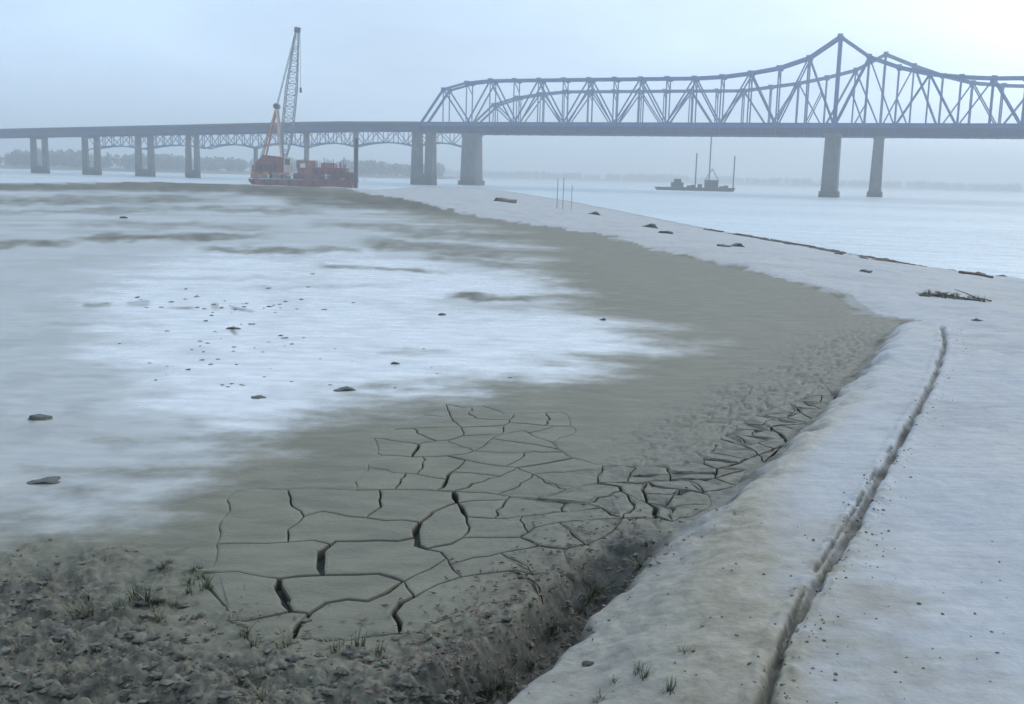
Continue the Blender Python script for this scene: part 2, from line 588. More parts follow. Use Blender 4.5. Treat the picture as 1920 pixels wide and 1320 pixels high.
def terrain(x, y):
    """height of the ground and its surface masks"""
    x = np.asarray(x, float)
    y = np.asarray(y, float)
    db = sdist(x, y, basin)
    dl = sdist(x, y, land)
    dberm = sdist(x, y, berm)
    dg = seg_dist(x, y, gully)
    dgr = seg_dist(x, y, groove)
    r = np.hypot(x, y)
    near = 1 - sstep(14, 40, r)
    # basin edge wobble
    wob = fbm(x * 1.1, y * 1.1, 3, 5) * np.clip(0.02 * r, 0.05, 1.2)
    dbw = db + wob * 0.6
    # sandy ground between basin and river
    out_d = np.clip(-db, 0, None)
    t = out_d / (out_d + np.clip(dl, 0, None) + 1e-6)
    lip = 0.06 * sstep(0, 0.9, out_d) * (1 - sstep(3, 12, out_d))
    z_sand = Z_MUD + lip - (Z_MUD) * (t ** 1.25)
    z = np.where(db > 0, Z_MUD - 0.05 * sstep(0, 2.5, db), z_sand)
    z = np.where(dl < 0, -np.clip(-dl * 0.06, 0, 3.0), z)
    # berm the camera stands on
    w = 1.25 - 0.7 * sstep(5.0, 8.5, y)
    bt = 1 - sstep(0.0, 1.0, -(dberm + 0.12 * fbm(x * 1.9, y * 1.9, 4, 9, 0.55)) / w)
    z = z + (Z_BERM - z) * bt
    # gully at the toe of the berm
    gw = 0.20 + 0.05 * pnoise(x * 3, y * 3, 3)
    gend = sstep(0.05, 0.9, np.hypot(x - gully[-1][0], y - gully[-1][1]))
    z = z - 0.33 * (1 - sstep(0.25, 1.35, dg / gw)) * gend
    # rill along the berm: ragged, with a lip
    wig = 0.014 * fbm(x * 3, y * 3, 4, 21)
    gk = dgr + wig
    gwid = 0.030 + 0.016 * pnoise(x * 2.3, y * 2.3, 31) + 0.012 * pnoise(x * 11, y * 11, 33)
    z = z - 0.055 * (1 - sstep(0.3, 1.5, np.abs(gk) / gwid)) + 0.016 * np.exp(-((gk - 0.085) / 0.035) ** 2) * (1 + 1.3 * pnoise(x * 9, y * 9, 17))
    g2 = seg_dist(x, y, groove2) + 0.02 * np.abs(fbm(x * 3.3, y * 3.3, 4, 25))
    k2 = (1 - sstep(0.3, 1.6, g2 / 0.016)) * sstep(-0.25, 0.25, pnoise(x * 1.7, y * 1.7, 27) + 0.15)
    z = z - 0.022 * k2
    # rough soil
    ds = sdist(x, y, soil_poly) + 0.34 * fbm(x * 1.9, y * 1.9, 4, 40)
    soil = sstep(-0.30, 0.85, ds) * (1 - sstep(0.0, .12, dberm + 0.5))
    rough = fbm(x * 2.4, y * 2.4, 5, 50, 0.6)
    rid = np.abs(fbm(x * 5.5, y * 5.5, 4, 60, 0.6))
    z = z + soil * (0.065 * rough + 0.055 * rid - 0.02)
    fz = sstep(0.02, 0.2, db) * (1 - sstep(0.5, 1.7, db + 0.6 * pnoise(x * .9, y * .9, 191))) * sstep(6.5, 8.5, y) * (1 - sstep(17, 22, y)) * (x > 0)
    cr1 = np.abs(pnoise(x * 2.3 + 0.3 * pnoise(x * 5, y * 5, 195), y * 2.3, 192))
    cr2 = np.abs(pnoise(x * 3.1 + 9, y * 3.1 + 0.3 * pnoise(x * 6, y * 6, 196), 193))
    fine = np.maximum(1 - sstep(0.02, 0.085, cr1), 1 - sstep(0.02, 0.075, cr2)) * fz
    z = z - 0.028 * fine + fz * 0.008 * fbm(x * 4, y * 4, 3, 197)
    # gentle undulations
    z = z + np.where(db > 0, 0.006, 0.02) * fbm(x * 0.8, y * 0.8, 3, 70)
    sandy = sstep(0.0, 0.25, -dbw + 0.0)
    sandy = np.maximum(sandy, sstep(0.3, 0.75, bt))
    z = z + sandy * (1 - sstep(20, 60, r)) * (0.003 * fbm(x * 1.5, y * 2.5, 3, 80) + 0.0022 * fbm(x * 9, y * 19, 4, 84))
    z = z + sandy * sstep(15, 40, r) * np.clip(dl, 0, 8) / 8 * 0.10 * fbm(x * 0.22, y * 0.22, 4, 90)
    # masks
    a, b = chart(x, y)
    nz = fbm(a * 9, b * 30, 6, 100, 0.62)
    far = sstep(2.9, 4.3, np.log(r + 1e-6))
    br = sstep(-0.034, 0.042, sdist(a, b, GLARE) + 0.032 * nz)
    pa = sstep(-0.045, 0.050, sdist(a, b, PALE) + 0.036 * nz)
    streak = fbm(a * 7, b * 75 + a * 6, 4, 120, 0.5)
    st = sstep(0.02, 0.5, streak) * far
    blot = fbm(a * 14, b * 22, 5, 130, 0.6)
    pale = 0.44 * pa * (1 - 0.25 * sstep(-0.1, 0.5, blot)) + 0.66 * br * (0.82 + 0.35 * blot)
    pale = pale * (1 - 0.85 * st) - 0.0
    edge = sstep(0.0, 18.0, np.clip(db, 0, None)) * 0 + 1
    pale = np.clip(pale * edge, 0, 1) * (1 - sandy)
    gloss = np.clip(0.28 + 0.62 * pa + 0.1 * br, 0, 1) * (1 - sandy) * (1 - soil) * np.where(db > 0, 1, 0)
    wet = np.clip(1 - sstep(0.5, 1.5, dg / gw), 0, 1)
    rill = (1 - sstep(0.4, 1.5, np.abs(gk) / gwid)) * (0.7 + 0.5 * pnoise(x * 3, y * 3, 147))
    rill = np.maximum(rill, 0.8 * k2)
    wet = np.maximum(wet, rill)
    soil = np.maximum(soil, np.clip(rill, 0, 1) * (dberm > 0))
    # darker damp fringe of the basin against the berm
    stain = np.exp(-((gk + 0.0) / 0.11) ** 2) * sstep(-0.3, 0.5, fbm(x * 2.5, y * 2.5, 4, 145))
    soil = np.maximum(soil, 0.3 * stain * (1 - sstep(7, 11, r)))
    fr = (1 - sstep(0.2, 2.4, db + 0.5 * fbm(x * 1.6, y * 1.6, 3, 140))) * np.where(db > -0.4, 1, 0) * sstep(5, 9, y)
    soil = np.maximum(soil, 0.75 * fr * near * (1 - sstep(.3, .7, bt)))
    soil = np.maximum(soil, (1 - sstep(0.6, 1.7, dg / gw)))
    wet = np.maximum(wet, 0.7 * fine)
    soil = np.maximum(soil, 0.5 * fine)
    # far dark mud bars
    bar = sstep(0.12, 0.5, fbm(a * 5, b * 48 + 3, 4, 150) + 0.45 * sstep(4.2, 5.0, np.log(r + 1e-6)) - 0.05) * sstep(3.9, 4.5, np.log(r + 1e-6))
    soil = np.maximum(soil, 0.22 * bar * np.where(dbw > 0, 1, 0))
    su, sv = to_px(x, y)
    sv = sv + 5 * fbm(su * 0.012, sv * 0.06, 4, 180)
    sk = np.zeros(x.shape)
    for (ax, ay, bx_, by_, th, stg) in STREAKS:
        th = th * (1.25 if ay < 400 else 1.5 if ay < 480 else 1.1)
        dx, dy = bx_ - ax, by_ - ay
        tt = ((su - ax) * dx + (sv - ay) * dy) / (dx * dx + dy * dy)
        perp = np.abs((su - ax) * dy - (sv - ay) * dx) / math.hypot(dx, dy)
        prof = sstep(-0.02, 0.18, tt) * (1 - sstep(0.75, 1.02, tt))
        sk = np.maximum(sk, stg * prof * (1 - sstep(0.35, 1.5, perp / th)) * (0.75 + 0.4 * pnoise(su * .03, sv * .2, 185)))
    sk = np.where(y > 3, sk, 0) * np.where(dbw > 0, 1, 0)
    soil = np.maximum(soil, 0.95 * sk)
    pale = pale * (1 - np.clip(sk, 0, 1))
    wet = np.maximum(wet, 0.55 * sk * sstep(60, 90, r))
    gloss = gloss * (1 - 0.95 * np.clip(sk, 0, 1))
    # shore: damp sand, grey silt patches
    damp = (1 - sstep(0.0, 5.0, dl)) * sandy
    wet = np.maximum(wet, 0.45 * damp)
    bl2 = sstep(0.15, 0.55, fbm(x * 0.5, y * 0.5, 5, 160, 0.6))
    soil = np.maximum(soil, 0.16 * bl2 * sandy * sstep(3.0, 5, r))
    bm2 = (1 - sstep(-0.25, 1.25, dberm + 0.55 * fbm(x * 1.1, y * 1.9, 5, 170, .6))) * sandy * (1 - sstep(6, 9, r))
    soil = np.maximum(soil, 0.34 * bm2)
    tan = np.clip(0.72 * bm2 + 0.7 * stain * (1 - sstep(7, 11, r)) + 0.8 * np.exp(-((dberm + 0.15) / 0.22) ** 2) * sandy * (1 - sstep(10, 16, r)) + 0.14 * sandy * sstep(14, 22, r) * (0.6 + fbm(x * .2, y * .2, 4, 173)), 0, 1)
    return z, pale, soil, sandy, wet, gloss, tan


def H(x, y):
    hit = GROUND_BVH.ray_cast(Vector((x, y, 60)), Vector((0, 0, -1)))[0]
    return hit.z if hit is not None else 0.0


def place(px, py, h0=HM):
    """where the line of sight through a photograph point meets the ground"""
    hit = GROUND_BVH.ray_cast(Vector((0, 0, EYE)), ray(px, py).normalized())[0]
    if hit is None:
        x, y = gp(px, py, h0)
        return x, y, H(x, y)
    return hit.x, hit.y, hit.z


# ------------------------------------------------------------------ crack network of the drying mud (traced in the photograph)
NODES = {
    'A': (440, 910), 'B': (404, 1008), 'C': (376, 1062), 'D': (412, 1116), 'E': (428, 1154), 'F': (523, 1073), 'G': (545, 1137),
    'H': (580, 1141), 'I': (605, 1067), 'J': (620, 1009), 'K': (780, 999), 'L': (757, 1083), 'M': (801, 1021), 'N': (850, 912),
    'N2': (858, 934), 'O': (876, 962), 'P': (787, 970), 'Q': (868, 1001), 'R': (570, 957), 'S': (540, 907), 'S1': (665, 909), 'T': (540, 1005),
    'U': (552, 1188), 'V': (470, 1196), 'W': (737, 1143), 'X': (750, 1184), 'Y': (778, 1112), 'Z': (865, 1077), 'BB': (838, 1041),
    'AD': (1055, 956), 'AE': (905, 895), 'AGa': (1005, 928), 'AG': (1060, 937), 'AH': (1128, 950), 'AI': (1168, 972), 'AJ': (975, 1004),
    'AL': (1060, 1028), 'AM': (960, 1067), 'AN': (1080, 1058), 'BD': (1020, 1110), 'BC': (905, 1130), 'AK': (1150, 995),
    'BE': (715, 844), 'BF': (773, 848), 'BG': (785, 824), 'BH': (868, 808), 'BI': (838, 846), 'BI2': (873, 854), 'BM': (858, 869),
    'BL': (818, 911), 'BN': (970, 868), 'BJ': (1075, 852), 'BK': (1036, 821), 'BO': (965, 768), 'BP': (1055, 767), 'BX': (1080, 800),
    'BV': (700, 812), 'BW': (835, 750), 'BY': (938, 806), 'BQ': (1122, 901), 'BS': (1178, 926), 'BR': (1130, 868), 'CE': (1250, 872),
    'CF': (1257, 898), 'CC': (1214, 902), 'CH': (1212, 940), 'CI': (1230, 966), 'CD': (1340, 897), 'CJ': (1385, 912), 'CG': (1320, 922),
    'CK': (1335, 945), 'CL': (1262, 950), 'CM': (1262, 978), 'CO': (1318, 868), 'CP': (1345, 878), 'CQ': (1350, 822), 'CR': (1422, 852),
    'CS': (1400, 880), 'CT': (1392, 790), 'CU': (1446, 800), 'CV': (1478, 832), 'CW': (1480, 757), 'CX': (1530, 790), 'CY': (1545, 722),
    'CZ': (1575, 752), 'DA': (1440, 872),
}
# node, node, crack width in metres, points between
EDGES = [
    ('A', 'B', .022, [(425, 945), (408, 975)]), ('B', 'C', .016, [(402, 1030)]), ('C', 'D', .034, [(383, 1083), (402, 1098)]), ('D', 'E', .012, []),
    ('E', 'G', .016, [(470, 1154), (510, 1144)]), ('C', 'F', .010, [(440, 1058), (490, 1068)]), ('F', 'G', .046, [(522, 1090), (534, 1112), (541, 1120)]),
    ('G', 'H', .030, []), ('H', 'L', .028, [(612, 1124), (652, 1115), (690, 1117), (725, 1104)]), ('F', 'I', .030, [(560, 1070)]),
    ('I', 'L', .030, [(660, 1067), (705, 1067), (735, 1077)]), ('I', 'J', .044, [(603, 1040), (606, 1024)]), ('J', 'K', .022, [(635, 1003), (700, 1006), (750, 1003)]),
    ('K', 'M', .045, [(787, 1012)]), ('K', 'P', .046, [(779, 985)]), ('P', 'N2', .022, [(805, 952), (835, 940)]), ('N2', 'N', .044, []),
    ('N2', 'O', .030, [(868, 944)]), ('O', 'Q', .012, [(886, 980)]), ('Q', 'M', .020, [(845, 1014), (820, 1017)]), ('M', 'BB', .018, [(825, 1028)]),
    ('BB', 'L', .018, [(812, 1060), (785, 1072)]), ('BB', 'Z', .008, []), ('Z', 'Y', .010, [(820, 1090)]), ('Y', 'L', .010, []),
    ('Y', 'W', .030, [(752, 1127)]), ('W', 'X', .026, [(738, 1160)]), ('X', 'U', .006, [(650, 1198)]), ('U', 'H', .030, [(562, 1168)]),
    ('E', 'V', .018, [(462, 1168)]), ('V', 'U', .006, []), ('S', 'S1', .012, [(600, 906)]), ('A', 'S', .009, [(485, 903)]), ('S1', 'BL', .012, [(740, 910)]),
    ('BL', 'N', .014, []), ('S', 'R', .014, [(548, 938)]), ('R', 'P', .014, [(600, 951), (660, 958), (725, 966), (760, 964)]), ('R', 'T', .010, [(546, 980)]),
    ('B', 'T', .012, [(470, 1008)]), ('T', 'J', .010, [(585, 1003)]), ('N', 'AE', .020, [(875, 906)]), ('AE', 'BN', .014, [(940, 886)]),
    ('N', 'AGa', .016, [(905, 916), (955, 924)]), ('AGa', 'AG', .018, []), ('AG', 'AD', .014, []), ('AD', 'O', .014, [(1010, 961), (950, 967), (905, 960)]),
    ('AG', 'AH', .014, [(1100, 940)]), ('AD', 'AH', .008, []), ('AH', 'AI', .032, [(1140, 958)]), ('AI', 'AJ', .018, [(1130, 972), (1070, 971), (1020, 983)]),
    ('AJ', 'Q', .012, [(920, 1004)]), ('AI', 'AK', .036, []), ('AK', 'AL', .024, [(1120, 1012)]), ('AL', 'AJ', .020, [(1010, 1020)]),
    ('AL', 'AN', .014, []), ('AN', 'AM', .014, [(1020, 1066)]), ('AM', 'Z', .014, [(910, 1070)]), ('AM', 'BD', .012, [(995, 1088)]),
    ('BD', 'BC', .008, [(960, 1124)]), ('BC', 'X', .008, [(840, 1160)]), ('AN', 'BD', .008, []),
    ('S1', 'BE', .016, [(668, 890), (690, 860)]), ('BE', 'BF', .016, []), ('BF', 'BI', .008, []), ('BI', 'BI2', .022, []), ('BI2', 'BM', .014, []),
    ('BM', 'BL', .026, [(838, 888)]), ('BI2', 'BN', .018, [(920, 864)]), ('BN', 'BJ', .020, [(1015, 862)]), ('BF', 'BG', .028, []),
    ('BG', 'BH', .018, [(840, 816)]), ('BI', 'BY', .014, [(880, 842), (912, 826)]), ('BH', 'BY', .010, []), ('BH', 'BW', .010, [(855, 780)]),
    ('BV', 'BW', .006, [(760, 785)]), ('BW', 'BO', .022, [(870, 757), (905, 754), (945, 768)]), ('BO', 'BP', .018, []), ('BO', 'BY', .010, []),
    ('BP', 'BX', .008, []), ('BX', 'BK', .008, []), ('BY', 'BK', .008, [(985, 800)]), ('BK', 'BJ', .040, [(1045, 835)]), ('BV', 'BG', .010, []),
    ('BV', 'BE', .010, []), ('BJ', 'BR', .012, []), ('BR', 'CE', .010, []), ('CE', 'CF', .016, []), ('CF', 'CC', .020, []), ('CC', 'BQ', .014, [(1170, 900)]),
    ('BR', 'BQ', .010, []), ('BQ', 'AGa', .016, [(1060, 914)]), ('BQ', 'BS', .022, [(1160, 910)]), ('BS', 'AI', .016, [(1185, 950)]),
    ('BS', 'CH', .012, []), ('CC', 'CH', .020, []), ('CH', 'CI', .034, [(1225, 950)]), ('CI', 'AI', .020, []), ('CC', 'CG', .022, [(1250, 916)]),
    ('CF', 'CD', .026, [(1300, 899)]), ('CD', 'CJ', .022, []), ('CJ', 'CG', .012, []), ('CG', 'CK', .016, []), ('CK', 'CL', .018, []), ('CL', 'CH', .016, []),
    ('CL', 'CM', .016, []), ('CM', 'CI', .012, []), ('CK', 'CM', .010, [(1305, 968)]), ('CE', 'CO', .020, []), ('CO', 'CP', .028, []), ('CP', 'CD', .018, []),
    ('CO', 'CQ', .034, [(1328, 848)]), ('CQ', 'CR', .022, [(1390, 834)]), ('CR', 'CP', .022, []), ('CP', 'CS', .016, []), ('CS', 'CD', .022, []), ('CS', 'CJ', .014, []),
    ('CQ', 'CT', .022, []), ('CT', 'CU', .022, []), ('CU', 'CV', .030, []), ('CV', 'CR', .022, []), ('CT', 'CW', .018, [(1420, 772)]), ('CW', 'CX', .022, []),
    ('CX', 'CV', .022, []), ('CU', 'CX', .018, []), ('CW', 'CY', .018, []), ('CY', 'CZ', .018, []), ('CZ', 'CX', .018, []), ('CR', 'DA', .014, []), ('DA', 'CS', .014, []),
    ('DA', 'CV', .012, []),
]


def crack_cells():
    adj = {}
    for k, (a, b, w, mid) in enumerate(EDGES):
        adj.setdefault(a, []).append((b, k, 1))
        adj.setdefault(b, []).append((a, k, -1))

    def ang(a, b, k, s):
        mid = EDGES[k][3]
        if mid:
            q = mid[0] if s > 0 else mid[-1]
        else:
            q = NODES[b]
        return math.atan2(q[1] - NODES[a][1], q[0] - NODES[a][0])
    for a in adj:
        adj[a].sort(key=lambda t: ang(a, *t))
    used = set()
    cells = []
    for a in adj:
        for (b, k, s) in adj[a]:
            if (k, s) in used:
                continue
            cyc = []
            ca, cb, ck, cs = a, b, k, s
            while (ck, cs) not in used:
                used.add((ck, cs))
                cyc.append((ca, cb, ck, cs))
                lst = adj[cb]
                i = [j for j, t in enumerate(lst) if t[1] == ck and t[2] == -cs][0]
                nb, nk, ns = lst[(i - 1) % len(lst)]
                ca, cb, ck, cs = cb, nb, nk, ns
            cells.append(cyc)
    return cells


def edge_line(k):
    """plan polyline of one crack with fine natural wobble, end nodes included"""
    a, b, w, mid = EDGES[k]
    pts = [gp(x, y, HM) for x, y in [NODES[a]] + list(mid) + [NODES[b]]]
    res = []
    for p, q in zip(pts[:-1], pts[1:]):
        d = math.hypot(q[0] - p[0], q[1] - p[1])
        n = max(1, int(d / 0.10))
        for i in range(n):
            t = i / n
            res.append((p[0] + (q[0] - p[0]) * t, p[1] + (q[1] - p[1]) * t))
    res.append(pts[-1])
    out = []
    for i, (x, y) in enumerate(res):
        if 0 < i < len(res) - 1:
            amp = 0.045
            x, y = x + amp * float(fbm(x * 2.6, y * 2.6, 3, 200)), y + amp * float(fbm(x * 2.6, y * 2.6, 3, 210))
        out.append((x, y))
    return out


LINES = [edge_line(k) for k in range(len(EDGES))]
CELLS = []
for cyc in crack_cells():
    poly, wid = [], []
    for (a, b, k, s) in cyc:
        ln = LINES[k] if s > 0 else LINES[k][::-1]
        w = EDGES[k][2]
        w = w * (0.55 if w < 0.019 else 1.0)
        for i, p in enumerate(ln[:-1]):
            poly.append(p)
            u = (i + 0.5) / len(ln)
            wid.append(w * (0.75 + 0.5 * math.sin(math.pi * u)))
    area = 0.5 * sum(p[0] * q[1] - q[0] * p[1] for p, q in zip(poly, poly[1:] + poly[:1]))
    CELLS.append((area, poly, wid))
big = max(CELLS, key=lambda c: abs(c[0]))
CELLS.remove(big)
OUTLINE = big[1]                 # outer rim of the cracked field


def poly_area(poly):
    return 0.5 * sum(p[0] * q[1] - q[0] * p[1] for p, q in zip(poly, poly[1:] + poly[:1]))


def split_cell(cell, rnd):
    """a fine crack from one side of a plate to the other"""
    area, poly, wid = cell
    n = len(poly)
    best = None
    for _ in range(60):
        i = rnd.randrange(n)
        j = (i + rnd.randrange(n // 3, n - n // 3)) % n
        i, j = min(i, j), max(i, j)
        if j - i < 4 or n - (j - i) < 4:
            continue
        d = math.dist(poly[i], poly[j])
        a1 = poly_area(poly[i:j + 1])
        bal = min(abs(a1), abs(area - a1)) / abs(area)
        sc = d / (bal + 0.05) if a1 * area > 0 else 1e9
        mx, my = (poly[i][0] + poly[j][0]) / 2, (poly[i][1] + poly[j][1]) / 2
        if not inside(np.array([mx]), np.array([my]), poly)[0]:
            continue
        if best is None or sc < best[0]:
            best = (sc, i, j)
    if best is None:
        return [cell]
    _, i, j = best
    p, q = poly[i], poly[j]
    d = math.dist(p, q)
    m_ = max(3, int(d / 0.09))
    nx, ny = -(q[1] - p[1]) / d, (q[0] - p[0]) / d
    bow = rnd.uniform(-.10, .10) * d
    mid = []
    for k in range(1, m_):
        t = k / m_
        o_ = bow * math.sin(math.pi * t) + 0.05 * math.sin(math.pi * t) * float(fbm(t * 4 + i, j * 0.37, 3, 222))
        mid.append((p[0] + (q[0] - p[0]) * t + nx * o_, p[1] + (q[1] - p[1]) * t + ny * o_))
    w = rnd.uniform(.005, .013)
    P1 = poly[i:j] + [q] + mid[::-1]
    W1 = wid[i:j] + [w] * (len(mid) + 1)
    P2 = poly[j:] + poly[:i] + [p] + mid
    W2 = wid[j:] + wid[:i] + [w] * (len(mid) + 1)
    return [(poly_area(P1), P1, W1), (poly_area(P2), P2, W2)]


_rs = random.Random(31)
_new = []
for c in CELLS:
    todo = [c]
    for _lvl in range(3):
        nxt = []
        for k in todo:
            cx_ = sum(p[0] for p in k[1]) / len(k[1])
            cy_ = sum(p[1] for p in k[1]) / len(k[1])
            u_, v_ = [float(q) for q in to_px(np.array(cx_), np.array(cy_))]
            lim = 0.13 if u_ > 1180 else 0.24 if (u_ > 890 and v_ > 880) else 0.30 if v_ < 905 else 0.9
            if abs(k[0]) > lim * _rs.uniform(.8, 1.6):
                nxt += split_cell(k, _rs)
            else:
                nxt.append(k)
        todo = nxt
    _new += todo
CELLS = _new
print('mud plates', len(CELLS), 'areas', min(abs(c[0]) for c in CELLS), max(abs(c[0]) for c in CELLS))

# ------------------------------------------------------------------ ground sheet
def build_ground():
    az = np.concatenate([np.arange(-180, -36, 3.0), np.arange(-36, -29, 0.35), np.arange(-29, 30, 0.095), np.arange(30, 37, 0.35), np.arange(37, 180, 3.0)])
    az = np.radians(az)
    rs = [0.4]
    while rs[-1] < 650:
        r = rs[-1]
        if r < 3.0:
            st = 0.10
        else:
            st = min(max(2.2 * r * r / (2.4 * F), 0.010), r * 0.06)
        rs.append(r + st)
    while rs[-1] < 3000:
        rs.append(rs[-1] * 1.15)
    rs = np.array(rs)
    A, R = np.meshgrid(az, rs)
    x, y = (R * np.sin(A)).ravel(), (R * np.cos(A)).ravel()
    z, pale, soil, sandy, wet, gloss, tan = terrain(x, y)
    # hollow beneath the separate mud plates
    ins = np.zeros(x.shape)
    sel = (x > -3.8) & (x < 4.5) & (y > 4) & (y < 18)
    d = sdist(x[sel], y[sel], OUTLINE)
    ins[sel] = sstep(0.0, 0.06, d)
    z = z - 0.085 * ins
    z = z - 0.004 * (ins > 0)
    wet = np.maximum(wet, ins)
    soil = np.maximum(soil, ins)
    n, mm = len(rs), len(az)
    verts = np.stack([x, y, z], 1)
    verts = np.concatenate([verts, [[0, 0, float(z[:mm].mean())]]])
    i = np.arange(n - 1)[:, None] * mm
    j = np.arange(mm)[None, :]
    jn = (j + 1) % mm
    quads = np.stack([(i + j), (i + mm + j), (i + mm + jn), (i + jn)], -1).reshape(-1, 4)
    nf = len(quads)
    ctr = n * mm
    tris = np.stack([np.full(mm, ctr), np.arange(mm), (np.arange(mm) + 1) % mm], 1)
    me = bpy.data.meshes.new('ground')
    nv = len(verts)
    me.vertices.add(nv)
    me.vertices.foreach_set('co', verts.ravel())
    loops = np.concatenate([quads.ravel(), tris.ravel()])
    me.loops.add(len(loops))
    me.loops.foreach_set('vertex_index', loops.astype(np.int32))
    me.polygons.add(nf + mm)
    ls = np.concatenate([np.arange(nf) * 4, nf * 4 + np.arange(mm) * 3])
    me.polygons.foreach_set('loop_start', ls.astype(np.int32))
    me.polygons.foreach_set('use_smooth', np.ones(nf + mm, bool))
    me.update(calc_edges=True)
    me.validate()
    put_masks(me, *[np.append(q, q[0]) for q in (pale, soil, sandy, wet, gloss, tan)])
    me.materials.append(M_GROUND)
    o = bpy.data.objects.new('ground', me)
    COL.objects.link(o)
    tag(o, 'grey mud flat, pale wet silt with painted sky glare and sandy berm beside the river', kind='structure')
    global GROUND_BVH
    from mathutils.bvhtree import BVHTree
    GROUND_BVH = BVHTree.FromPolygons([tuple(v) for v in verts.tolist()], quads.tolist())
    print('ground verts', nv, 'faces', nf)
    return o


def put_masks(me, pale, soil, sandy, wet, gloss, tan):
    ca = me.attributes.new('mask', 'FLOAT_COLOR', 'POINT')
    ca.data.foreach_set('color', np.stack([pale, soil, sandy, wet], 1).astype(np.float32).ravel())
    ga = me.attributes.new('gloss', 'FLOAT', 'POINT')
    ga.data.foreach_set('value', np.asarray(gloss, np.float32))
    ta = me.attributes.new('tan', 'FLOAT', 'POINT')
    ta.data.foreach_set('value', np.asarray(tan, np.float32))


ground = build_ground()


def inset(poly, wid):
    """move each outline point inwards by half the crack width"""
    n = len(poly)
    a = 0.5 * sum(p[0] * q[1] - q[0] * p[1] for p, q in zip(poly, poly[1:] + poly[:1]))
    sg = 1 if a > 0 else -1
    def off(ex):
        res = []
        for i in range(n):
            p0, p, p1 = poly[i - 1], poly[i], poly[(i + 1) % n]
            e0, e1 = (p[0] - p0[0], p[1] - p0[1]), (p1[0] - p[0], p1[1] - p[1])
            l0, l1 = math.hypot(*e0) + 1e-9, math.hypot(*e1) + 1e-9
            nx = -(e0[1] / l0 + e1[1] / l1) * sg
            ny = (e0[0] / l0 + e1[0] / l1) * sg
            ln = math.hypot(nx, ny) + 1e-9
            k = 0.5 * (wid[i] + wid[i - 1]) * 0.5 + ex
            res.append((p[0] + nx / ln * k, p[1] + ny / ln * k))
        return res
    return off, sg


for area, poly, wid in CELLS:
    off, sg = inset(poly, wid)
    lim = 0.06 * math.sqrt(abs(area))
    rings = [(off(0.004), -0.11), (off(0.0), -0.02), (off(min(0.006, lim)), -0.004), (off(min(0.022, lim * 1.6)), 0.0)]
    curl = random.uniform(0.000, 0.004)
    vs, fs = [], []
    n = len(poly)
    cx = sum(p[0] for p in poly) / n
    cy = sum(p[1] for p in poly) / n
    X = np.array([p[0] for rg, dz in rings for p in rg])
    Y = np.array([p[1] for rg, dz in rings for p in rg])
    DZ = np.repeat([dz for rg, dz in rings], n)
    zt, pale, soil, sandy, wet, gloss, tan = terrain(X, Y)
    vs = list(zip(X.tolist(), Y.tolist(), (np.minimum(zt, Z_MUD) + DZ + 0.003 + curl).tolist()))
    for ri in range(3):
        for i in range(n):
            q = (ri * n + i, ri * n + (i + 1) % n, (ri + 1) * n + (i + 1) % n, (ri + 1) * n + i)
            fs.append(q if sg > 0 else q[::-1])
    top = tuple(3 * n + i for i in range(n))
    fs.append(top if sg > 0 else top[::-1])
    o = link_mesh('mud_plate', vs, fs, M_GROUND, ground)
    low = np.array([1.0 if i < n else (0.6 if i < 2 * n else 0.0) for i in range(len(vs))])
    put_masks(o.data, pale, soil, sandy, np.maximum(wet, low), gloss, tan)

# ------------------------------------------------------------------ river and far banks
def river():
    xs = np.concatenate([np.linspace(-3000, -300, 12), np.linspace(-200, 200, 9), np.linspace(300, 3000, 12)])
    ys = np.concatenate([np.linspace(-500, 0, 4), np.linspace(60, 900, 15), np.linspace(1100, 3000, 12)])
    X, Y = np.meshgrid(xs, ys)
    v = [(a, b, 0.0) for a, b in zip(X.ravel(), Y.ravel())]
    m_ = len(xs)
    f = [(i * m_ + j, i * m_ + j + 1, (i + 1) * m_ + j + 1, (i + 1) * m_ + j) for i in range(len(ys) - 1) for j in range(m_ - 1)]
    o = link_mesh('river', v, f, M_WATER)
    return tag(o, 'wide pale river with small ripples beyond the sandy shore', kind='structure')


river()


def far_bank(name, line, depth, label):
    """low earth bank whose waterline follows the given plan line"""
    vs, fs = [], []
    prof = ((0, -1.0), (8, 1.0), (40, 2.5), (depth, 3.5))
    for i, (x, y) in enumerate(line):
        for (d, z) in prof:
            vs.append((x, y + d, z + (0.4 * random.random() if z > 0 else 0)))
    k = len(prof)
    for i in range(len(line) - 1):
        for j in range(k - 1):
            fs.append((i * k + j, (i + 1) * k + j, (i + 1) * k + j + 1, i * k + j + 1))
    o = link_mesh(name, vs, fs, M_FARSOIL, smooth=True)
    return tag(o, label, kind='structure')


M_FARSOIL = simple_mat('far_soil', (0.16, 0.15, 0.12), 0.95, 0.3, 0.05)


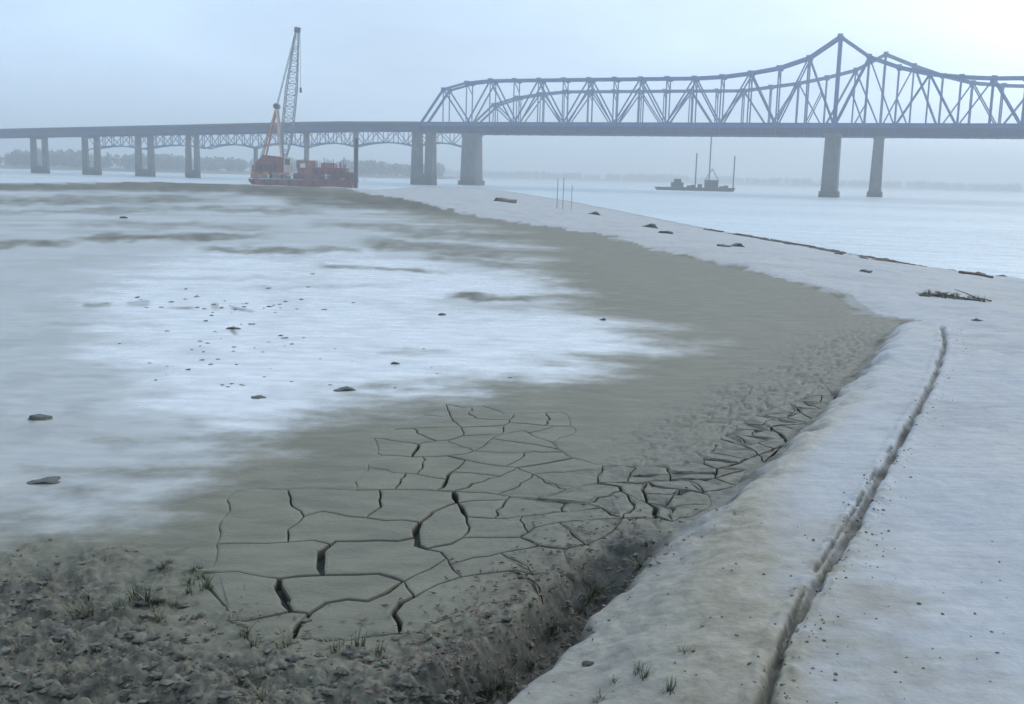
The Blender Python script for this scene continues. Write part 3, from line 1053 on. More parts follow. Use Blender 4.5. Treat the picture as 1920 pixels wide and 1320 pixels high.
def wood(name, label, line, depth, hmin, hmax, count, leaf):
    """a far wood that reads as one mass: many crowns of leaf clumps"""
    vs, fs = [], []
    seglen = [math.hypot(b[0] - a[0], b[1] - a[1]) for a, b in zip(line[:-1], line[1:])]
    tot = sum(seglen)
    rng = np.random.default_rng(len(label))
    for _ in range(count):
        s = rng.random() * tot
        i = 0
        while s > seglen[i] and i < len(seglen) - 1:
            s -= seglen[i]
            i += 1
        t = s / seglen[i]
        a, b = line[i], line[i + 1]
        x = a[0] + (b[0] - a[0]) * t
        y = a[1] + (b[1] - a[1]) * t + 20 + rng.random() * depth
        hh = hmin + (hmax - hmin) * (0.5 + 0.6 * float(fbm(x * 0.012, 1.0, 3, 300))) * (0.75 + 0.35 * rng.random())
        cr = hh * (0.26 + 0.1 * rng.random())
        # trunk
        n0 = len(vs)
        for q in range(4):
            vs.append((x + 0.35 * math.cos(q * math.pi / 2), y + 0.35 * math.sin(q * math.pi / 2), 1.5))
        for q in range(4):
            vs.append((x + 0.15 * math.cos(q * math.pi / 2), y + 0.15 * math.sin(q * math.pi / 2), hh * 0.7))
        for q in range(4):
            fs.append((n0 + q, n0 + (q + 1) % 4, n0 + 4 + (q + 1) % 4, n0 + 4 + q))
        for c in range(leaf):
            d = rng.normal(size=3)
            d /= np.linalg.norm(d)
            rr = rng.random() ** 0.4
            p = np.array([x, y, hh * 0.58]) + d * rr * np.array([cr, cr, hh * 0.42])
            sz = cr * (0.16 + 0.2 * rng.random())
            u = rng.normal(size=3)
            u /= np.linalg.norm(u)
            w = np.cross(u, rng.normal(size=3))
            w /= np.linalg.norm(w)
            n0 = len(vs)
            vs += [tuple(p + u * sz), tuple(p + w * sz), tuple(p - u * sz * 0.9), tuple(p - w * sz * 1.1)]
            fs.append((n0, n0 + 1, n0 + 2, n0 + 3))
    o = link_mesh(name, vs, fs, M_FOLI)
    return tag(o, label, 'trees', kind='stuff')


line_r = [(-620 + 210 * i, 2680 - 6 * i + 30 * math.sin(i * 0.9)) for i in range(14)]
line_l = [(-1150 + 75 * i, 980 + 26 * i + 14 * math.sin(i * 1.3)) for i in range(15)]
far_bank('far_bank', line_r, 450, 'low hazy far bank across the river behind the bridge')
far_bank('far_bank', line_l, 900, 'wooded bank beyond the left bridge approach')
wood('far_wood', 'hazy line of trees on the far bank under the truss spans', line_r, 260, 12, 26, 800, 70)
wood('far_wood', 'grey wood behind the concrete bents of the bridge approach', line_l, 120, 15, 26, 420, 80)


# ------------------------------------------------------------------ the two bridges
def make_bridge(name, label, tower_px, tower_D, end_px, end_D, n_pan, heights_l, heights_r, reg, n_right, deck_z, width, steel, chord, web, truss_end_h):
    t = at_depth(tower_px, horizon(tower_px), tower_D)
    e = at_depth(end_px, horizon(end_px), end_D)
    T, E = Vector((t.x, t.y, 0)), Vector((e.x, e.y, 0))
    span = (T - E).length
    u = (T - E).normalized()                 # along the bridge, to the right
    nrm = Vector((u.y, -u.x, 0))             # towards the camera
    root = empty(name, (T.x, T.y, 0))
    tag(root, label, 'bridge')
    pan = span / n_pan
    z_ = lambda s: deck_z(s)                 # s: metres from the end pier, negative on the approach
    P = lambda s, off, dz: E + u * s + nrm * off + Vector((0, 0, z_(s) + dz))

    def hgt(i):
        k = i - n_pan
        if i == 0:
            return 0.0
        if k == 0:
            return heights_l[0]
        if k < 0:
            if i in truss_end_h:
                return truss_end_h[i]
            return heights_l[-k] if -k < len(heights_l) else reg
        return heights_r[k] if k < len(heights_r) else heights_r[-1]
    N = n_pan + n_right
    for off in (width / 2, -width / 2):
        for i in range(N):
            a, b = i * pan, (i + 1) * pan
            MB().beam(P(a, off, 0), P(b, off, 0), 1.0, 1.5).build('bottom_chord', steel, root)
            if i == 0:
                MB().beam(P(a, off, 0.3), P(b, off, hgt(1)), chord, chord).build('end_post', steel, root)
            else:
                MB().beam(P(a, off, hgt(i)), P(b, off, hgt(i + 1)), chord, chord).build('top_chord', steel, root)
            if i > 0:
                w = web * (1.9 if i == n_pan else 1.0)
                MB().beam(P(a, off, 0), P(a, off, hgt(i)), w, w).build('vertical', steel, root)
            side = 1 if off > 0 else -1
            for zz in ((0.0, hgt(i)) if i > 0 else (0.5,)):
                MB().beam(P(a, off, zz) - u * 1.25, P(a, off, zz) + u * 1.25, chord + 0.12, 2.1).build('gusset_plate', steel, root)
            # warren diagonals, symmetrical about the tower foot
            k = i - n_pan
            up_right = (k % 2 == 0)          # rises to the right
            if i == 0:
                continue
            p, q = (P(a, off, 0), P(b, off, hgt(i + 1))) if up_right else (P(a, off, hgt(i)), P(b, off, 0))
            MB().beam(p, q, web * 1.15, web * 1.15).build('diagonal', steel, root)
            # mid-panel sub-strut of the deep panels by the tower
            if abs(k + 0.5) < 1:
                mpt = (p + q) / 2
                foot = P(b if up_right else a, off, 0) if k >= 0 else P(a if not up_right else b, off, 0)
                MB().beam(mpt, foot, web * 0.8, web * 0.8).build('sub_diagonal', steel, root)
    for i in range(1, N):
        s = i * pan
        MB().beam(P(s, width / 2 - .4, hgt(i)), P(s, -width / 2 + .4, hgt(i)), 0.55, 0.7).build('top_strut', steel, root)
        hh = hgt(i)
        MB().beam(P(s, width / 2 - .4, hh - 0.5), P(s, -width / 2 + .4, hh - min(6.0, hh * 0.25)), 0.4, 0.4).build('sway_brace', steel, root)
    # deck, floor girder, parapet along the truss
    s_lo, s_hi = -0.4, N * pan
    deck_run(root, P, s_lo, s_hi, width, pan / 2, True)
    return root, P, u, nrm, pan, T, E


def deck_run(root, P, s0, s1, width, step, truss, girder=4.0):
    n = max(2, int((s1 - s0) / 24))
    for i in range(n):
        a, b = s0 + (s1 - s0) * i / n, s0 + (s1 - s0) * (i + 1) / n
        hw = width / 2 + (-0.7 if truss else 1.6)
        MB().beam(P(a, 0, -0.2), P(b, 0, -0.2), hw * 2, 0.5).build('deck_slab', M_ROAD, root)
        for off in (hw - 0.3, -hw + 0.3):
            MB().beam(P(a, off, 0.85), P(b, off, 0.85), 0.35, 1.5).build('parapet', M_PARAPET, root)
        for off in (hw - 1.2, -hw + 1.2):
            MB().beam(P(a, off, -0.5 - girder / 2), P(b, off, -0.5 - girder / 2), 0.5, girder).build('girder', M_DECK, root)
    k = int((s1 - s0) / max(step, 6))
    for i in range(1, k):
        s = s0 + (s1 - s0) * i / k
        MB().beam(P(s, width / 2 - 1, -0.5 - girder * 0.6), P(s, -width / 2 + 1, -0.5 - girder * 0.6), 0.6, girder * 0.9).build('floor_beam', M_DECK, root)


def solid_pier(root, c, u, nrm, top, wu, wn, flare, base_h=3.0, z0=-2.5):
    """tapered shaft with a bearing cap and a footing"""
    def ring(z, a, b):
        k = []
        for i, j in ((-1, -1), (-.7, -1.12), (.7, -1.12), (1, -1), (1, 1), (.7, 1.12), (-.7, 1.12), (-1, 1)):
            k.append(c + u * (i * a / 2) + nrm * (j * b / 2) + Vector((0, 0, z)))
        return k
    def stack(levels):
        vs, fs = [], []
        for lv in levels:
            vs += ring(*lv)
        for i in range(len(levels) - 1):
            for q in range(8):
                fs.append((i * 8 + q, i * 8 + (q + 1) % 8, (i + 1) * 8 + (q + 1) % 8, (i + 1) * 8 + q))
        fs.append(tuple(range(8))[::-1])
        fs.append(tuple((len(levels) - 1) * 8 + q for q in range(8)))
        return vs, fs
    p = MB().add(*stack([(z0, wu * flare, wn * flare), (top - 1.8, wu, wn)])).build('pier', M_CONC, root)
    MB().add(*stack([(top - 1.797, wu * 1.12, wn * 1.08), (top - 0.3, wu * 1.16, wn * 1.1)])).build('pier_cap', M_CONC, p)
    MB().add(*stack([(z0 - 0.01, wu * flare * 1.22, wn * flare * 1.15), (base_h, wu * flare * 1.18, wn * flare * 1.12)])).build('footing', M_CONC, p)
    return p


def twin_pier(root, c, u, nrm, top, total, col_w, depth, base_h, z0=-2.5):
    """bent of two columns on a solid base with a cross head"""
    b = MB()
    b.beam(c + Vector((0, 0, z0)), c + Vector((0, 0, base_h)), total * 1.06, depth * 1.15, up=nrm, w2=total * 1.02)
    p = b.build('pier', M_CONC, root)
    for s in (-1, 1):
        cc = c + u * (s * (total - col_w) / 2)
        MB().beam(cc + Vector((0, 0, base_h - 0.02)), cc + Vector((0, 0, top - 1.6)), col_w * 1.12, depth, up=nrm, w2=col_w * .95, h2=depth * .9).build('column', M_CONC, p)
    MB().beam(c + Vector((0, 0, top - 1.603)), c + Vector((0, 0, top - 0.2)), total * 1.0, depth * 0.98, up=nrm).build('cross_head', M_CONC, p)
    return p


def s_of_px(px, E, u):
    """distance along a bridge line at which a photograph column meets it"""
    d = ray(px, horizon(px))
    k = d.x / d.y
    return (k * E.y - E.x) / (u.x - k * u.y)


# nearer bridge
def deck_a(s):
    if s > -60:
        return EYE + 27.7 + max(min(s, 330), -60) * 0.0040
    return EYE + 27.7 - 0.24 + (s + 60) * 0.026


brA, PA, uA, nA, panA, TA, EA = make_bridge(
    'cantilever_bridge', 'nearer blue steel cantilever truss bridge with the taller peak', 1556, 540, 793, 620, 16,
    [43.4, 33.5, 28.8, 26.4, 24.8], [43.4, 33.5, 28.3, 25, 23.4, 22.6], 24.2, 10, deck_a, 8.6, M_STEEL, 1.15, 0.62, {1: 19.5, 2: 23.0})
solid_pier(brA, TA, uA, nA, deck_a(230) - 3.5, 7.0, 13.0, 1.10)
twin_pier(brA, EA + uA * 0.5, uA, nA, deck_a(0) - 3.5, 13.2, 4.6, 6.0, 6.5)
sA_left = s_of_px(-60, EA, uA)
deck_run(brA, PA, sA_left, -0.45, 9.0, 9, False, 3.4)
for px in (-22, 75, 172, 272, 362):
    s = s_of_px(px, EA, uA)
    c = EA + uA * s
    twin_pier(brA, Vector((c.x, c.y, 0)), uA, nA, deck_a(s) - 3.9, 13.5 if px < 300 else 9.0, 3.6 if px < 300 else 2.8, 2.4, 5.0)
for px in (575,):
    s = s_of_px(px, EA, uA)
    c = EA + uA * s
    solid_pier(brA, Vector((c.x, c.y, 0)), uA, nA, deck_a(s) - 3.9, 1.5, 3.0, 1.15)


# farther bridge
def deck_b(s):
    if s > -60:
        return EYE + 29.9 + max(min(s, 330), -60) * 0.0055
    return EYE + 29.9 - 0.33 + (s + 60) * 0.027


brB, PB, uB, nB, panB, TB, EB = make_bridge(
    'cantilever_bridge', 'farther steel cantilever truss bridge behind, its lower peak to the right', 1641, 612, 884, 690, 16,
    [41.5, 33, 29, 26, 24], [41.5, 35, 29.5, 25.5, 24, 23.4], 22.0, 8, deck_b, 8.6, M_STEEL2, 1.1, 0.6, {1: 14.0, 2: 18.5, 3: 20.6})
solid_pier(brB, TB, uB, nB, deck_b(250) - 3.5, 5.6, 12.0, 1.28)
solid_pier(brB, EB, uB, nB, deck_b(0) - 3.5, 9.2, 12.0, 1.16)
sB_left = s_of_px(150, EB, uB)
deck_run(brB, PB, s_of_px(-60, EB, uB), -0.45, 9.0, 11, False, 2.2)
# deck trusses hung below the approach, haunched over their bents
marks = [s_of_px(px, EB, uB) for px in (172, 272, 390, 480, 575, 667, 780)] + [-5.5]
for a, b in zip(marks[:-1], marks[1:]):
    npan = max(4, int(round((b - a) / 7.0 / 2)) * 2)
    dep = lambda t: 10.8 + 2.6 * (2 * t - 1) ** 2 - 1.0
    for off in (3.6, -3.6):
        pts = [(a + (b - a) * i / npan, dep(i / npan)) for i in range(npan + 1)]
        for i in range(npan):
            (s0, d0), (s1, d1) = pts[i], pts[i + 1]
            MB().beam(PB(s0, off, -d0), PB(s1, off, -d1), 0.7, 0.8).build('lower_chord', M_STEEL2, brB)
            MB().beam(PB(s0, off, -2.4), PB(s0, off, -d0), 0.5, 0.5).build('hanger', M_STEEL2, brB)
            p, q = (PB(s0, off, -2.4), PB(s1, off, -d1)) if i % 2 == 0 else (PB(s0, off, -d0), PB(s1, off, -2.4))
            MB().beam(p, q, 0.4, 0.4).build('deck_truss_diagonal', M_STEEL2, brB)
for px in (161, 261, 352, 480, 667):
    s = s_of_px(px, EB, uB)
    c = EB + uB * s
    solid_pier(brB, Vector((c.x, c.y, 0)), uB, nB, deck_b(s) - 2.8 - 9.0 if px < 600 else deck_b(s) - 2.7, 1.9 if px < 600 else 1.7, 2.4, 1.2)

# ------------------------------------------------------------------ crane barge by the left shore
YC = 440.0
kC = YC / F
cb = at_depth(570, horizon(570), YC)
CX0 = cb.x


def cx(px):
    return CX0 + (px - 570) * kC


def cz(py, px=570):
    return EYE + (horizon(px) - py) * kC


barge = empty('barge', (CX0, YC, 0))
tag(barge, 'red work barge with a long red deckhouse moored under the tall crane', 'barge')
x0, x1 = cx(474), cx(667)
b = MB()
b.prism([(x0 + 3.5, YC - 7, -1.2), (x1 - 1.5, YC - 7, -1.2), (x1, YC - 7, 2.9), (x0, YC - 7, 2.6), (x0 + 0.6, YC - 7, 1.2)], (0, 0, 0), (0, 14, 0))
b.build('hull', M_RED, barge)
MB().box(x0 + .4, x1 - .4, YC - 6.6, YC + 6.6, 2.903, 3.1).build('deck', M_DARK, barge)
for i in range(9):
    xx = x0 + 2 + i * (x1 - x0 - 4) / 8
    MB().tube([(xx, YC - 7.25, 0.6), (xx, YC - 7.25, 2.4)], 0.42, 8).build('fender', M_DARK, barge)
dh = MB().box(cx(588), cx(650), YC - 4.5, YC + 4.5, 3.1, 7.6).build('deckhouse', M_RED, barge)
MB().box(cx(586), cx(652), YC - 4.9, YC + 4.9, 7.603, 7.9).build('roof', M_RED2, dh)
for i in range(5):
    xx = cx(596) + i * (cx(642) - cx(596)) / 4
    MB().box(xx - 0.6, xx + 0.6, YC - 4.56, YC - 4.4, 5.4, 6.6).build('window', M_GLASS, dh)
MB().box(cx(612), cx(617), YC - 4.57, YC - 4.4, 3.12, 5.2).build('door', M_WHITEP, dh)
MB().box(cx(604), cx(628), YC - 3.0, YC + 3.0, 7.903, 9.8).build('wheelhouse', M_RED2, dh)
MB().box(cx(652.5), cx(664), YC - 4.0, YC + 3.0, 3.1, 6.2).build('storage_shed', M_RED, barge)
MB().box(cx(560), cx(592), YC - 3.2, YC + 4, 3.1, 10.6).build('winch_house', M_RED2, barge)
MB().box(cx(566), cx(576), YC - 3.27, YC - 3.15, 7.6, 9.4).build('window', M_WHITEP, barge)
b = MB()
for i in range(5):
    xx = cx(632) + i * 0.9
    b.tube([(xx, YC - 2 + (i % 2) * 3, 7.9), (xx, YC - 2 + (i % 2) * 3, 9.2 + 0.8 * (i % 3))], 0.2 + 0.08 * (i % 2), 8)
b.build('vent_stack', M_RED2, barge)
b = MB()
for xx in np.linspace(x0 + 1, x1 - 1, 20):
    b.tube([(xx, YC - 6.5, 3.1), (xx, YC - 6.5, 4.3)], 0.06, 5)
for zz in (3.75, 4.3):
    b.tube([(x0 + 1, YC - 6.5, zz), (x1 - 1, YC - 6.5, zz)], 0.05, 5)
b.build('handrail', M_DARK, barge)
MB().tube([(cx(666) + .6, YC - 4, -3), (cx(666) + .9, YC - 4, cz(262, 666))], 0.75, 10).build('spud', M_DARK, barge)
_rb = random.Random(6)
for k in range(22):
    px = _rb.uniform(478, 662)
    w, h = _rb.uniform(.8, 2.6), _rb.uniform(.7, 2.4)
    MB().box(cx(px) - w / 2, cx(px) + w / 2, YC - 6.3 + _rb.uniform(0, .5), YC - 5.0, 3.1, 3.1 + h).build('deck_box', _rb.choice((M_RED2, M_DARK, M_ORANGE, M_BOOM, M_RED)), barge)
for k in range(6):
    px = 560 + 17 * k
    MB().tube([(cx(px), YC - 4, 7.5), (cx(px) + _rb.uniform(-.5, .5), YC - 4, 9.4 + _rb.uniform(0, 3.2))], 0.13, 6).build('deck_post', M_DARK, barge)

crane = empty('crane', (cx(525), YC, 3.1))
tag(crane, 'tall lattice boom crane with red house standing on the barge', 'crane')
MB().tube([(cx(520), YC, 3.1), (cx(520), YC, 4.6)], 3.2, 20).build('turntable', M_DARK, crane)
hs = MB()
hx0, hx1 = cx(484), cx(540)
hs.prism([(hx0, YC - 3.6, 4.6), (hx1, YC - 3.6, 4.6), (hx1, YC - 3.6, 10.6), (hx1 - 2.5, YC - 3.6, 11.8), (hx0 + 3, YC - 3.6, 12.4), (hx0, YC - 3.6, 9.0)], (0, 0, 0), (0, 7.2, 0))
house = hs.build('machinery_house', M_RED, crane)
for i in range(4):
    MB().box(hx0 + 1.6 + i * 1.9, hx0 + 2.9 + i * 1.9, YC - 3.67, YC - 3.5, 6.3, 8.4).build('louvre', M_DARK, house)
MB().box(hx0 - 1.6, hx0 + .4, YC - 3.2, YC + 3.2, 4.7, 8.2).build('counterweight', M_RED2, crane)
cab = MB().box(cx(538), cx(551), YC - 5.6, YC - 3.0, 5.4, 11.6).build('cab', M_PINK, crane)
MB().box(cx(540), cx(549.5), YC - 5.67, YC - 5.5, 8.6, 10.9).build('window', M_GLASS, cab)
# gantry and back mast
top = Vector((cx(521), YC, cz(204, 521)))
for dy in (-2.4, 2.4):
    MB().beam((cx(497), YC + dy, 11.5), (top.x, YC + dy * .5, top.z), 0.55, 0.55).build('gantry_leg', M_ORANGE if dy < 0 else M_RED2, crane)
    MB().beam((cx(531), YC + dy, 11.2), (top.x, YC + dy * .5, top.z), 0.75, 0.75).build('mast_leg', M_PINK, crane)
for i, tt in enumerate((0.25, 0.45, 0.65, 0.85)):
    a = Vector((cx(497), YC, 11.5)).lerp(top, tt)
    c = Vector((cx(531), YC, 11.2)).lerp(top, tt)
    MB().beam(a, c, 0.35, 0.35).build('gantry_brace', M_PINK, crane)
MB().tube([(top.x, YC - 1.9, top.z), (top.x, YC + 1.9, top.z)], 1.15, 12).build('mast_sheave', M_DARK, crane)
# lattice boom
foot, tip = Vector((cx(535), YC - 0.5, cz(296, 535))), Vector((cx(560), YC - 0.5, cz(72, 560)))
bd = (tip - foot)
blen = bd.length
bdn = bd.normalized()
bs = bdn.cross(Vector((0, 1, 0))).normalized()
bw = Vector((0, 1, 0))


def boom_w(t):
    if t < 0.16:
        return 1.3 + (4.2 - 1.3) * t / 0.16
    if t < 0.55:
        return 4.2
    return 4.2 + (1.3 - 4.2) * (t - 0.55) / 0.45


NB = 22
def bp_(t, i, j):
    w = boom_w(t) / 2
    return foot + bd * t + bs * (i * w) + bw * (j * w * 0.8)


for i, j in ((-1, -1), (1, -1), (1, 1), (-1, 1)):
    b = MB()
    for k in range(NB):
        b.beam(bp_(k / NB, i, j), bp_((k + 1) / NB, i, j), 0.36, 0.36)
    b.build('boom_chord', M_BOOM, crane)
b = MB()
for k in range(NB):
    t0, t1 = k / NB, (k + 1) / NB
    for (i0, j0), (i1, j1) in (((-1, -1), (1, -1)), ((1, -1), (1, 1)), ((1, 1), (-1, 1)), ((-1, 1), (-1, -1))):
        if k % 2:
            b.beam(bp_(t0, i0, j0), bp_(t1, i1, j1), 0.2, 0.2)
        else:
            b.beam(bp_(t0, i1, j1), bp_(t1, i0, j0), 0.2, 0.2)
        b.beam(bp_(t0, i0, j0), bp_(t0, i1, j1), 0.16, 0.16)
b.build('boom_lacing', M_BOOM, crane)
MB().beam(tip - bdn * 0.4, tip + bdn * 1.6, 2.2, 2.0).build('boom_head', M_DARK, crane)
for dy in (-.9, .9):
    MB().tube([(top.x, YC + dy, top.z), tuple(tip + Vector((-.5, dy, .4)))], 0.13, 5).build('pendant_line', M_DARK, crane)
    MB().tube([(hx0 + 1.5, YC + dy, 11.6), (top.x, YC + dy, top.z)], 0.12, 5).build('backstay', M_DARK, crane)
MB().tube([tuple(tip + Vector((1.1, 0, 0.2))), tuple(tip + Vector((1.2, 0, -22)))], 0.09, 5).build('hoist_line', M_DARK, crane)
MB().beam(tip + Vector((1.2, 0, -22)), tip + Vector((1.2, 0, -24)), 0.8, 0.6).build('hook_block', M_DARK, crane)

# ------------------------------------------------------------------ distant barge beyond the bridge
YD = 700.0
kD = YD / F
db0 = at_depth(1303, horizon(1303), YD)
dxp = lambda px: db0.x + (px - 1303) * kD
far_barge = empty('barge', (db0.x, YD, 0))
tag(far_barge, 'small dark barge with three thin masts far out on the river', 'barge')
MB().prism([(dxp(1236), YD - 5, -0.8), (dxp(1371), YD - 5, -0.8), (dxp(1376), YD - 5, 2.4), (dxp(1230), YD - 5, 2.0)], (0, 0, 0), (0, 10, 0)).build('hull', M_DARK, far_barge)
cbn = MB().box(dxp(1260), dxp(1281), YD - 3, YD + 3, 2.2, 5.2).build('cabin', M_DARK, far_barge)
MB().box(dxp(1265), dxp(1277), YD - 2.2, YD + 2.2, 5.203, 7.4).build('wheelhouse', M_DARK, cbn)
wh = MB().box(dxp(1322), dxp(1345), YD - 3, YD + 3, 2.2, 7.2).build('winch_house', M_DARK, far_barge)
MB().beam((dxp(1322), YD, 7.2), (dxp(1334), YD, 14.5), 0.5).beam((dxp(1346), YD, 7.2), (dxp(1334), YD, 14.5), 0.5).build('a_frame', M_BOOM, far_barge)
for px, py in ((1303, 289), (1328, 256), (1373, 294)):
    MB().tube([(dxp(px), YD - 2, -2), (dxp(px), YD - 2, EYE + (horizon(px) - py) * kD)], 0.42, 8).build('mast', M_DARK, far_barge)
b = MB()
for i, px in enumerate((1292, 1300, 1312, 1352, 1360)):
    b.box(dxp(px) - 1.2, dxp(px) + 1.2, YD - 3, YD + 1, 2.2, 3.4 + 0.5 * (i % 3))
b.build('deck_gear', M_DARK, far_barge)

# ------------------------------------------------------------------ small things on the shore
for px, py, top_py, lab in ((1044, 391, 336, 'left of the two tall thin stakes in the pale sand'),
                            (1055, 392, 334, 'right of the two tall thin stakes in the pale sand'),
                            (1071, 393, 348, 'shorter pale stake just right of the tall pair')):
    x, y, z = place(px, py, 4.0)
    kk = y / F
    o = MB().tube([(x, y, z - .3), (x + 0.02, y, z + (py - top_py) * kk * .6), (x + .05 * kk * 10, y, z + (py - top_py) * kk)], 0.055 if 'shorter' not in lab else 0.04, 7, 0.045)
    o.build('stake', M_STAKE, None, (x, y, z))
    tag(COL.objects[-1], 'weathered stake, ' + lab, 'stake', 'survey stakes in the sand')


def lump_mesh(rx, ry, rz, seed, sub=2):
    import bmesh
    bm = bmesh.new()
    bmesh.ops.create_icosphere(bm, subdivisions=sub, radius=1.0)
    r = np.random.default_rng(seed)
    o1, o2 = r.random() * 50, r.random() * 50
    for v in bm.verts:
        k = 1 + 0.7 * float(fbm(v.co.x * 1.6 + o1, v.co.y * 1.6 + v.co.z * 1.3 + o2, 3, 7))
        v.co = Vector((v.co.x * rx * k, v.co.y * ry * k, max(v.co.z, -0.35) * rz * k))
    me = bpy.data.meshes.new('lump')
    bm.to_mesh(me)
    bm.free()
    me.polygons.foreach_set('use_smooth', [True] * len(me.polygons))
    return me


CLODS = [lump_mesh(1, 0.8, 0.5, s, 2) for s in range(6)]
for me in CLODS:
    me.materials.append(M_CLOD)


def clod(name, px, py, wpx, label, cat, group=None, h0=HM, flat=1.0, mat=None, aspect=1.0):
    x, y, z = place(px, py, h0)
    o = bpy.data.objects.new(name, random.choice(CLODS))
    COL.objects.link(o)
    s = wpx * 0.5 * math.hypot(x, y) / F
    o.location = (x, y, z - 0.10 * s * flat)
    o.scale = (s, s * aspect, s * flat)
    o.rotation_euler = (0, 0, random.uniform(-.4, .4))
    tag(o, label, cat, group)
    return o


clod('mud_clod', 68, 786, 34, 'largest dark mud clod on the wet silt by the left edge', 'clod')
clod('mud_clod', 84, 903, 60, 'long flat dark mud clod below the largest one at the left edge', 'clod', flat=0.35)
clod('mud_clod', 645, 731, 44, 'long dark mud clod at the front rim of the white patch', 'clod', flat=0.4)
clod('mud_clod', 482, 745, 30, 'dark mud clod left of the long one at the front rim of the white patch', 'clod', flat=0.5)
clod('mud_clod', 436, 616, 26, 'slanting dark mud clod in the middle of the white patch', 'clod', flat=0.5)
clod('mud_clod', 828, 590, 14, 'lone small clod near the right part of the white patch', 'clod')
clod('mud_clod', 740, 682, 16, 'small round clod near the blue-grey rim of the white patch', 'clod')
clod('mud_clod', 230, 409, 16, 'small far clod on the grey mud below the second bridge bent', 'clod')
clod('mud_clod', 1130, 600, 14, 'small clod at the right tip of the white patch', 'clod')
specks = []
for i in range(90):
    if i < 50:
        px, py = random.gauss(430, 95), random.gauss(655, 55)
    elif i < 74:
        px, py = random.gauss(430, 120), random.gauss(571, 9)
    else:
        px, py = random.uniform(250, 1000), random.uniform(480, 730)
    if not (160 < px < 1080 and 470 < py < 760):
        continue
    clod('mud_clod', px, py, random.uniform(4, 11), 'small dark mud clod scattered on the white patch', 'clod', 'small mud clods on the white silt', flat=random.uniform(.4, .9))

for px, py, w, lab in ((1352, 462, 22, 'small dark lump on the sand below the start of the wrack line'),
                       (1380, 462, 30, 'wider dark lump beside a smaller one on the sand below the wrack line'),
                       (1622, 510, 26, 'squat grey stump-like lump on the sand right of centre shore'),
                       (1112, 402, 26, 'low dark lump on the sand right of the stakes'),
                       (1216, 426, 34, 'flat lump on the shore between the stakes and the wrack line'),
                       (1245, 437, 26, 'small flat lump just below another between stakes and wrack line'),
                       (1830, 601, 20, 'small grey clod at the far rim of the berm'),
                       (940, 378, 40, 'long low lump on the sand below the pier of the farther bridge')):
    clod('sand_lump', px, py, w, lab, 'lump', h0=4.0, flat=0.8)
M_RUBBLE = simple_mat('rubble', (0.11, 0.06, 0.05), 0.9, 0.5, 0.6)
RUB = [lump_mesh(1, 0.8, 0.55, 40 + k_, 3) for k_ in range(3)]
for me in RUB:
    me.materials.append(M_RUBBLE)
for i, (px, py, w) in enumerate(((676, 342, 22), (690, 345, 26), (707, 347, 24), (722, 349, 22), (738, 350, 14))):
    lab = ('red-brown rubble heap nearest the red barge on the far shore', 'second red-brown rubble heap right of the barge',
           'middle one of five rubble heaps trailing right of the barge', 'fourth rubble heap right of the barge, next to the last small one',
           'smallest and rightmost rubble heap on the far shore before the twin pier')[i]
    o = clod('rubble_heap', px, py, w, lab, 'rubble', h0=3.5, flat=0.9)
    o.data = RUB[i % 3]


def weed_mesh(seed, n, h, spread, w=0.006):
    r = random.Random(seed)
    vs, fs = [], []
    for _ in range(n):
        a = r.uniform(0, 2 * math.pi)
        rad = r.uniform(0, spread * 0.4)
        bx, by = rad * math.cos(a), rad * math.sin(a)
        a2 = a + r.uniform(-.8, .8)
        L_ = h * r.uniform(0.5, 1.0)
        lean = r.uniform(0.15, 0.9)
        ww = w * r.uniform(.6, 1.5)
        nx, ny = -math.sin(a2) * ww, math.cos(a2) * ww
        n0 = len(vs)
        for k in range(4):
            t = k / 3
            d = spread * lean * t * t
            tp = (1 - t * 0.85)
            z = L_ * (t - 0.25 * lean * t * t)
            x, y = bx + d * math.cos(a2), by + d * math.sin(a2)
            vs += [(x - nx * tp, y - ny * tp, z), (x + nx * tp, y + ny * tp, z)]
        for k in range(3):
            fs.append((n0 + 2 * k, n0 + 2 * k + 1, n0 + 2 * k + 3, n0 + 2 * k + 2))
    me = bpy.data.meshes.new('weed')
    me.from_pydata(vs, [], fs)
    return me


WEEDS = []
for s in range(8):
    me = weed_mesh(s, 26, 0.16, 0.16)
    me.materials.append(M_WEED if s % 2 == 0 else M_WEEDY)
    WEEDS.append(me)


def weed(px, py, sc, label, group, h0=HM, idx=None):
    x, y, z = place(px, py, h0)
    o = bpy.data.objects.new('weed_clump', WEEDS[idx if idx is not None else random.randrange(8)])
    COL.objects.link(o)
    o.location = (x, y, z - 0.01)
    o.scale = (sc, sc, sc * random.uniform(.7, 1.1))
    o.rotation_euler = (0, 0, random.uniform(0, 6.28))
    return tag(o, label, 'weed', group)


for i in range(16):
    px, py = random.gauss(290, 70), random.gauss(1115, 30)
    weed(px, py, random.uniform(.5, 1.0), 'low dull weed clump left of the cracked mud plates', 'weeds left of the mud plates')
for i in range(16):
    px, py = random.uniform(20, 860), random.uniform(1170, 1312)
    weed(px, py, random.uniform(.4, .9), 'small weed clump on the rough dark soil in the foreground', 'weeds on the foreground soil')
for i in range(12):
    t = random.random()
    px, py = 905 + 290 * t + random.gauss(0, 16), 1310 - 265 * t + random.gauss(0, 14)
    weed(px, py, random.uniform(.5, 1.0), 'dark weed clump rooted in the wet gully beside the berm', 'weeds in the gully', idx=random.choice((0, 2, 4, 6)))
for i in range(8):
    weed(random.gauss(1150, 70), random.gauss(1280, 30), random.uniform(.3, .6), 'sparse short weed on the sandy slope right of the gully', 'weeds on the sandy slope', h0=HB)


